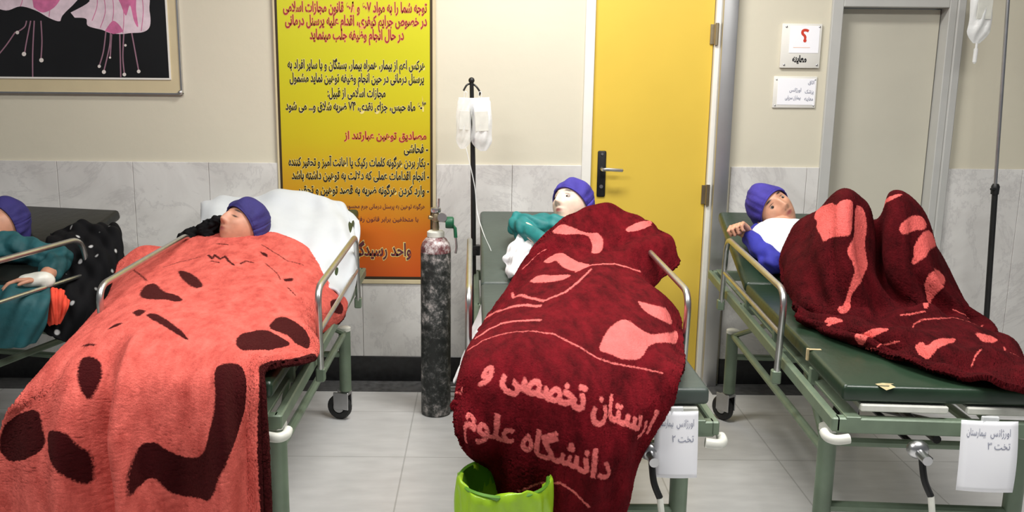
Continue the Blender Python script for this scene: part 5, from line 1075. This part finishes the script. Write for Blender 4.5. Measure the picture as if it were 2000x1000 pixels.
FIG = globals().get('FIG', {})
def blanket(key, name, rows, m, label, size, nu, nv, folds, thick=.016):
    P = cloth_points(rowpts(rows), nu, nv); U, V = np.meshgrid(np.linspace(0, 1, nu), np.linspace(0, 1, nv))
    N = grid_normals(P); P = P + N*folds(U, V)[..., None]
    P = P + grid_normals(P)*(RNG.randn(nv, nu)*.0006)[..., None]
    f = FIG.get(key, {}); gl = []
    for s, k in f.get('text', []):                       # the woven lines follow the weave, which runs aslant
        ev = lambda x, y: tuple(sum(a*b for a, b in zip(r, (1, x, y, x*x, x*y, x**3))) for r in k)
        gl.append([[ev(x, y) for x, y in c] for c in text_contours(s)])
    sdf = figure_field(U, V, size, f.get('polys', []), f.get('lines', []), gl)
    o = sheet_object(name, P, m, None, thick, sdf); tag(o, label, 'blanket', 'plush fleece blankets on the patients')
    return o, P
G1 = lambda a, c, s: np.exp(-((a - c)/s)**2)
def folds1(U, V):
    hang = np.clip((V - .55)/.25, 0, 1)
    h = waves(U, V, [(.006, 1.3, 1.5, .2), (.004, -2.4, 2.2, 1.1), (.0025, 5, 3, 0)])
    rd = .24 + .1*(V - .5)
    h = h + hang*(.085*G1(U, rd, .036) - .035*G1(U, rd - .078, .026) - .070*G1(U, rd + .066, .018) + .024*G1(U, .45, .07) - .050*G1(U, .585, .030) + .020*G1(U, .68, .05) + .02*G1(U, .06, .05))
    h = h + hang*.006*np.sin(2*PI*(7.2*U - .4*V) + 1.9)
    return h*np.clip(V/.05, 0, 1)
def folds2(U, V):
    e = np.clip(V/.05, 0, 1)
    return e*waves(U, V, [(.011, 1.2, 2.2, .2), (.009, -1.6, 3.4, 1.1), (.005, 3.5, 4, 0), (.003, 6, -3, 1)])
def folds3(U, V):
    e = np.clip(V/.05, 0, 1)
    return e*(waves(U, V, [(.007, 3.2, 1.2, .2), (.006, -2.6, 3.4, 1.1), (.004, 6.5, 1.0, 0)]) + .014*np.sin(2*PI*(7*U))*np.exp(-((V - .5)/.16)**2) + np.clip((V - .55)/.08, 0, 1)*np.clip((1 - V)/.06, 0, 1)*(.013*np.sin(2*PI*(5.2*V - 1.1*U) + 1) + .007*np.sin(2*PI*(9*V + 1.6*U))))
B1, P1_ = blanket('coral', 'coral_blanket', [
 [(240, 520, 3.60), (285, 492, 3.68), (340, 490, 3.75), (395, 470, 3.84), (455, 462, 3.87), (520, 462, 3.85), (580, 482, 3.80), (625, 520, 3.75), (652, 572, 3.72), (648, 600, 3.72)],
 [(228, 512, 3.55), (275, 482, 3.64), (335, 484, 3.70), (395, 463, 3.80), (455, 455, 3.83), (520, 456, 3.81), (582, 478, 3.76), (635, 520, 3.71), (672, 570, 3.68), (672, 612, 3.68)],
 [(214, 575, 3.36), (262, 522, 3.44), (325, 507, 3.48), (395, 497, 3.52), (460, 493, 3.54), (530, 499, 3.52), (592, 520, 3.48), (640, 560, 3.44), (672, 602, 3.42), (662, 628, 3.42)],
 [(190, 618, 3.06), (230, 570, 3.12), (308, 548, 3.15), (390, 541, 3.18), (460, 541, 3.18), (530, 549, 3.17), (585, 572, 3.14), (608, 600, 3.10), (616, 632, 3.06), (616, 660, 3.05)],
 [(138, 672, 2.74), (182, 636, 2.78), (260, 594, 2.81), (350, 584, 2.83), (430, 590, 2.83), (508, 610, 2.80), (572, 636, 2.76), (602, 662, 2.72), (610, 682, 2.70), (612, 696, 2.69)],
 [(78, 736, 2.45), (126, 692, 2.47), (220, 640, 2.56), (310, 621, 2.58), (398, 628, 2.58), (476, 655, 2.55), (532, 682, 2.52), (566, 694, 2.49), (588, 700, 2.47), (604, 702, 2.46)],
 [(40, 779, 2.34), (92, 750, 2.335), (190, 688, 2.40), (282, 664, 2.42), (370, 670, 2.42), (438, 690, 2.40), (482, 704, 2.38), (504, 710, 2.375), (516, 713, 2.37), (524, 715, 2.37)],
 [(10, 810, 2.32), (70, 797, 2.305), (170, 760, 2.29), (260, 740, 2.27), (350, 740, 2.27), (418, 748, 2.275), (472, 754, 2.28), (498, 756, 2.29), (510, 758, 2.30), (518, 760, 2.31)],
 [(-12, 876, 2.33), (58, 872, 2.28), (150, 856, 2.25), (240, 850, 2.22), (340, 850, 2.225), (418, 850, 2.22), (474, 852, 2.24), (500, 855, 2.26), (512, 857, 2.275), (521, 858, 2.28)],
 [(-16, 950, 2.32), (52, 950, 2.27), (150, 950, 2.24), (240, 950, 2.21), (340, 950, 2.22), (420, 950, 2.21), (476, 950, 2.23), (502, 950, 2.25), (515, 950, 2.265), (524, 950, 2.27)],
 [(-18, 1060, 2.31), (50, 1060, 2.27), (150, 1060, 2.23), (240, 1060, 2.20), (340, 1060, 2.21), (422, 1060, 2.20), (478, 1060, 2.22), (504, 1060, 2.24), (518, 1060, 2.255), (527, 1060, 2.26)]],
 M['coral'], 'coral plush blanket with dark brown border hanging over the stretcher foot', (1.0, 1.9), 260, 460, folds1)
B2, P2_ = blanket('wine', 'burgundy_blanket', [
 [(1092, 440, 3.74), (1112, 426, 3.80), (1150, 418, 3.84), (1200, 419, 3.84), (1248, 432, 3.81), (1278, 445, 3.76), (1296, 480, 3.74)],
 [(1085, 436, 3.70), (1108, 420, 3.77), (1150, 412, 3.81), (1202, 414, 3.81), (1252, 427, 3.78), (1284, 440, 3.73), (1306, 482, 3.70)],
 [(1040, 490, 3.50), (1080, 462, 3.60), (1140, 450, 3.65), (1200, 450, 3.65), (1262, 450, 3.64), (1306, 458, 3.60), (1322, 500, 3.55)],
 [(1022, 522, 3.42), (1052, 494, 3.48), (1106, 478, 3.52), (1162, 474, 3.53), (1226, 474, 3.53), (1288, 482, 3.50), (1322, 520, 3.46)],
 [(1000, 552, 3.32), (1028, 526, 3.36), (1075, 508, 3.38), (1130, 503, 3.38), (1190, 505, 3.38), (1240, 530, 3.36), (1262, 574, 3.32)],
 [(958, 625, 3.02), (978, 590, 3.05), (1036, 562, 3.06), (1112, 552, 3.06), (1196, 553, 3.06), (1272, 566, 3.06), (1326, 606, 3.02)],
 [(918, 700, 2.64), (936, 655, 2.68), (1000, 622, 2.71), (1092, 612, 2.72), (1192, 614, 2.72), (1290, 636, 2.70), (1342, 682, 2.64)],
 [(896, 772, 2.34), (910, 722, 2.38), (985, 684, 2.42), (1086, 672, 2.43), (1188, 678, 2.43), (1278, 700, 2.41), (1330, 732, 2.36)],
 [(891, 806, 2.29), (908, 775, 2.30), (990, 752, 2.27), (1085, 746, 2.26), (1186, 756, 2.26), (1262, 775, 2.28), (1306, 786, 2.31)],
 [(900, 842, 2.27), (926, 832, 2.25), (1000, 830, 2.22), (1084, 834, 2.21), (1168, 844, 2.21), (1232, 848, 2.23), (1274, 846, 2.27)],
 [(916, 876, 2.29), (942, 884, 2.27), (1000, 900, 2.24), (1078, 912, 2.22), (1150, 922, 2.22), (1210, 918, 2.24), (1246, 900, 2.28)],
 [(930, 900, 2.33), (955, 925, 2.31), (1010, 955, 2.28), (1076, 980, 2.25), (1140, 1006, 2.24), (1200, 1004, 2.26), (1232, 965, 2.30)],
 [(946, 930, 2.37), (965, 965, 2.35), (1014, 1010, 2.31), (1076, 1050, 2.28), (1140, 1080, 2.27), (1192, 1080, 2.29), (1220, 1040, 2.33)]],
 M['wine'], 'burgundy plush blanket with pink Persian lettering wrapped over the middle patient', (.95, 1.9), 260, 460, folds2)
B3, P3_ = blanket('dark', 'burgundy_blanket', [
 [(1528, 552, 3.42), (1526, 505, 3.52), (1545, 462, 3.60), (1575, 432, 3.66), (1612, 414, 3.64), (1655, 420, 3.60), (1700, 436, 3.58), (1750, 430, 3.58), (1800, 455, 3.56), (1850, 530, 3.5), (1880, 585, 3.45)],
 [(1530, 560, 3.36), (1534, 510, 3.44), (1558, 455, 3.50), (1590, 418, 3.52), (1622, 396, 3.48), (1658, 400, 3.45), (1702, 432, 3.45), (1748, 404, 3.45), (1795, 432, 3.44), (1842, 520, 3.4), (1876, 590, 3.38)],
 [(1538, 572, 3.26), (1552, 525, 3.30), (1584, 462, 3.31), (1612, 410, 3.28), (1648, 379, 3.24), (1682, 396, 3.24), (1708, 430, 3.26), (1744, 378, 3.22), (1790, 408, 3.22), (1832, 510, 3.22), (1870, 600, 3.22)],
 [(1546, 588, 3.16), (1564, 555, 3.17), (1594, 500, 3.16), (1622, 445, 3.13), (1652, 410, 3.12), (1688, 440, 3.15), (1716, 485, 3.2), (1754, 418, 3.12), (1798, 440, 3.12), (1844, 535, 3.13), (1880, 608, 3.14)],
 [(1551, 600, 3.10), (1576, 585, 3.08), (1606, 560, 3.05), (1632, 535, 3.03), (1660, 520, 3.03), (1696, 535, 3.06), (1726, 550, 3.1), (1764, 525, 3.03), (1806, 530, 3.03), (1850, 572, 3.05), (1890, 618, 3.08)],
 [(1554, 606, 3.07), (1586, 602, 3.02), (1622, 600, 2.98), (1650, 604, 2.96), (1690, 606, 2.97), (1728, 606, 3.0), (1768, 603, 2.98), (1812, 602, 2.98), (1858, 606, 3.0), (1898, 626, 3.02), (1930, 645, 3.0)],
 [(1556, 608, 3.06), (1592, 614, 2.98), (1632, 622, 2.91), (1668, 628, 2.87), (1706, 630, 2.85), (1746, 628, 2.85), (1790, 624, 2.86), (1836, 622, 2.88), (1884, 632, 2.88), (1930, 655, 2.86), (1970, 680, 2.82)],
 [(1557, 614, 2.980), (1600, 626, 2.890), (1645, 638, 2.800), (1688, 648, 2.730), (1732, 655, 2.680), (1780, 658, 2.650), (1828, 660, 2.640), (1878, 664, 2.630), (1928, 676, 2.610), (1975, 695, 2.590), (2020, 712, 2.570)],
 [(1558, 622, 2.950), (1606, 638, 2.860), (1656, 654, 2.760), (1704, 668, 2.670), (1752, 682, 2.590), (1802, 694, 2.530), (1852, 702, 2.490), (1902, 710, 2.460), (1950, 720, 2.440), (1996, 732, 2.420), (2045, 742, 2.410)],
 [(1559, 628, 2.960), (1608, 648, 2.850), (1660, 666, 2.740), (1710, 684, 2.630), (1760, 702, 2.530), (1810, 718, 2.450), (1860, 731, 2.390), (1908, 742, 2.350), (1955, 751, 2.320), (2000, 757, 2.305), (2055, 765, 2.300)]],
 M['wine_dark'], 'dark burgundy patterned blanket over raised knees trailing across the green mattress', (1.5, 1.5), 420, 380, folds3)

# ------------------------------------------------------------------ papers at the foot of two stretchers
def note(x, y, z0, w, h, curl, label, lines, rz=0):
    n, k = 16, 8; P = np.zeros((n, k, 3))
    for i in range(n):
        for j in range(k):
            v, u = i/(n - 1), j/(k - 1); P[i, j] = (u*w + .005*v, -curl*math.sin(v*2.6)*(.4 + .6*u) - .006*math.sin(u*3), -v*h)
    o = empty('paper_note', (x, y, z0), rz); tag(o, label, 'paper note', 'handwritten notes hung on the stretcher feet')
    sheet_object('paper', P, M['paper'], o, .0006)
    b = MB()
    for s, r_, z, wd in lines: lettering_on_wall(b, s, r_*w, -z*h, wd*w, .028, -.004)
    q = []
    for p in b.v:
        u, v = p[0]/w, -p[2]/h; q.append((p[0] + .005*v, -curl*math.sin(v*2.6)*(.4 + .6*u) - .006*math.sin(u*3) - .0012, p[2]))
    b.v = q; b.build('handwriting', M['ink'], o, 0)
    MB().box((w*.35, -.006, -.012), (w*.65, .004, .012), .002, 1).build('adhesive_tape', M['clear2'], o)
a = at(1876, 818, 2.31); e = at(1974, 955, 2.31)
note(a.x, 2.305, a.z, (e.x - a.x)*.93, a.z - e.z, .012, 'handwritten white note on the stretcher at the right edge', [('بیمارستان', .42, .2, .32), ('اورژانس', .86, .2, .36), ('تخت ۳', .86, .38, .4)], math.radians(-3))
a = at(1278, 800, 2.295); e = at(1362, 930, 2.295)
note(a.x, 2.29, a.z, (e.x - a.x)*.93, a.z - e.z, .004, 'handwritten white note hanging at the foot of the middle stretcher', [('بیمارستان', .42, .22, .36), ('اورژانس', .9, .22, .4), ('تخت ۲', .9, .45, .5)], 0)
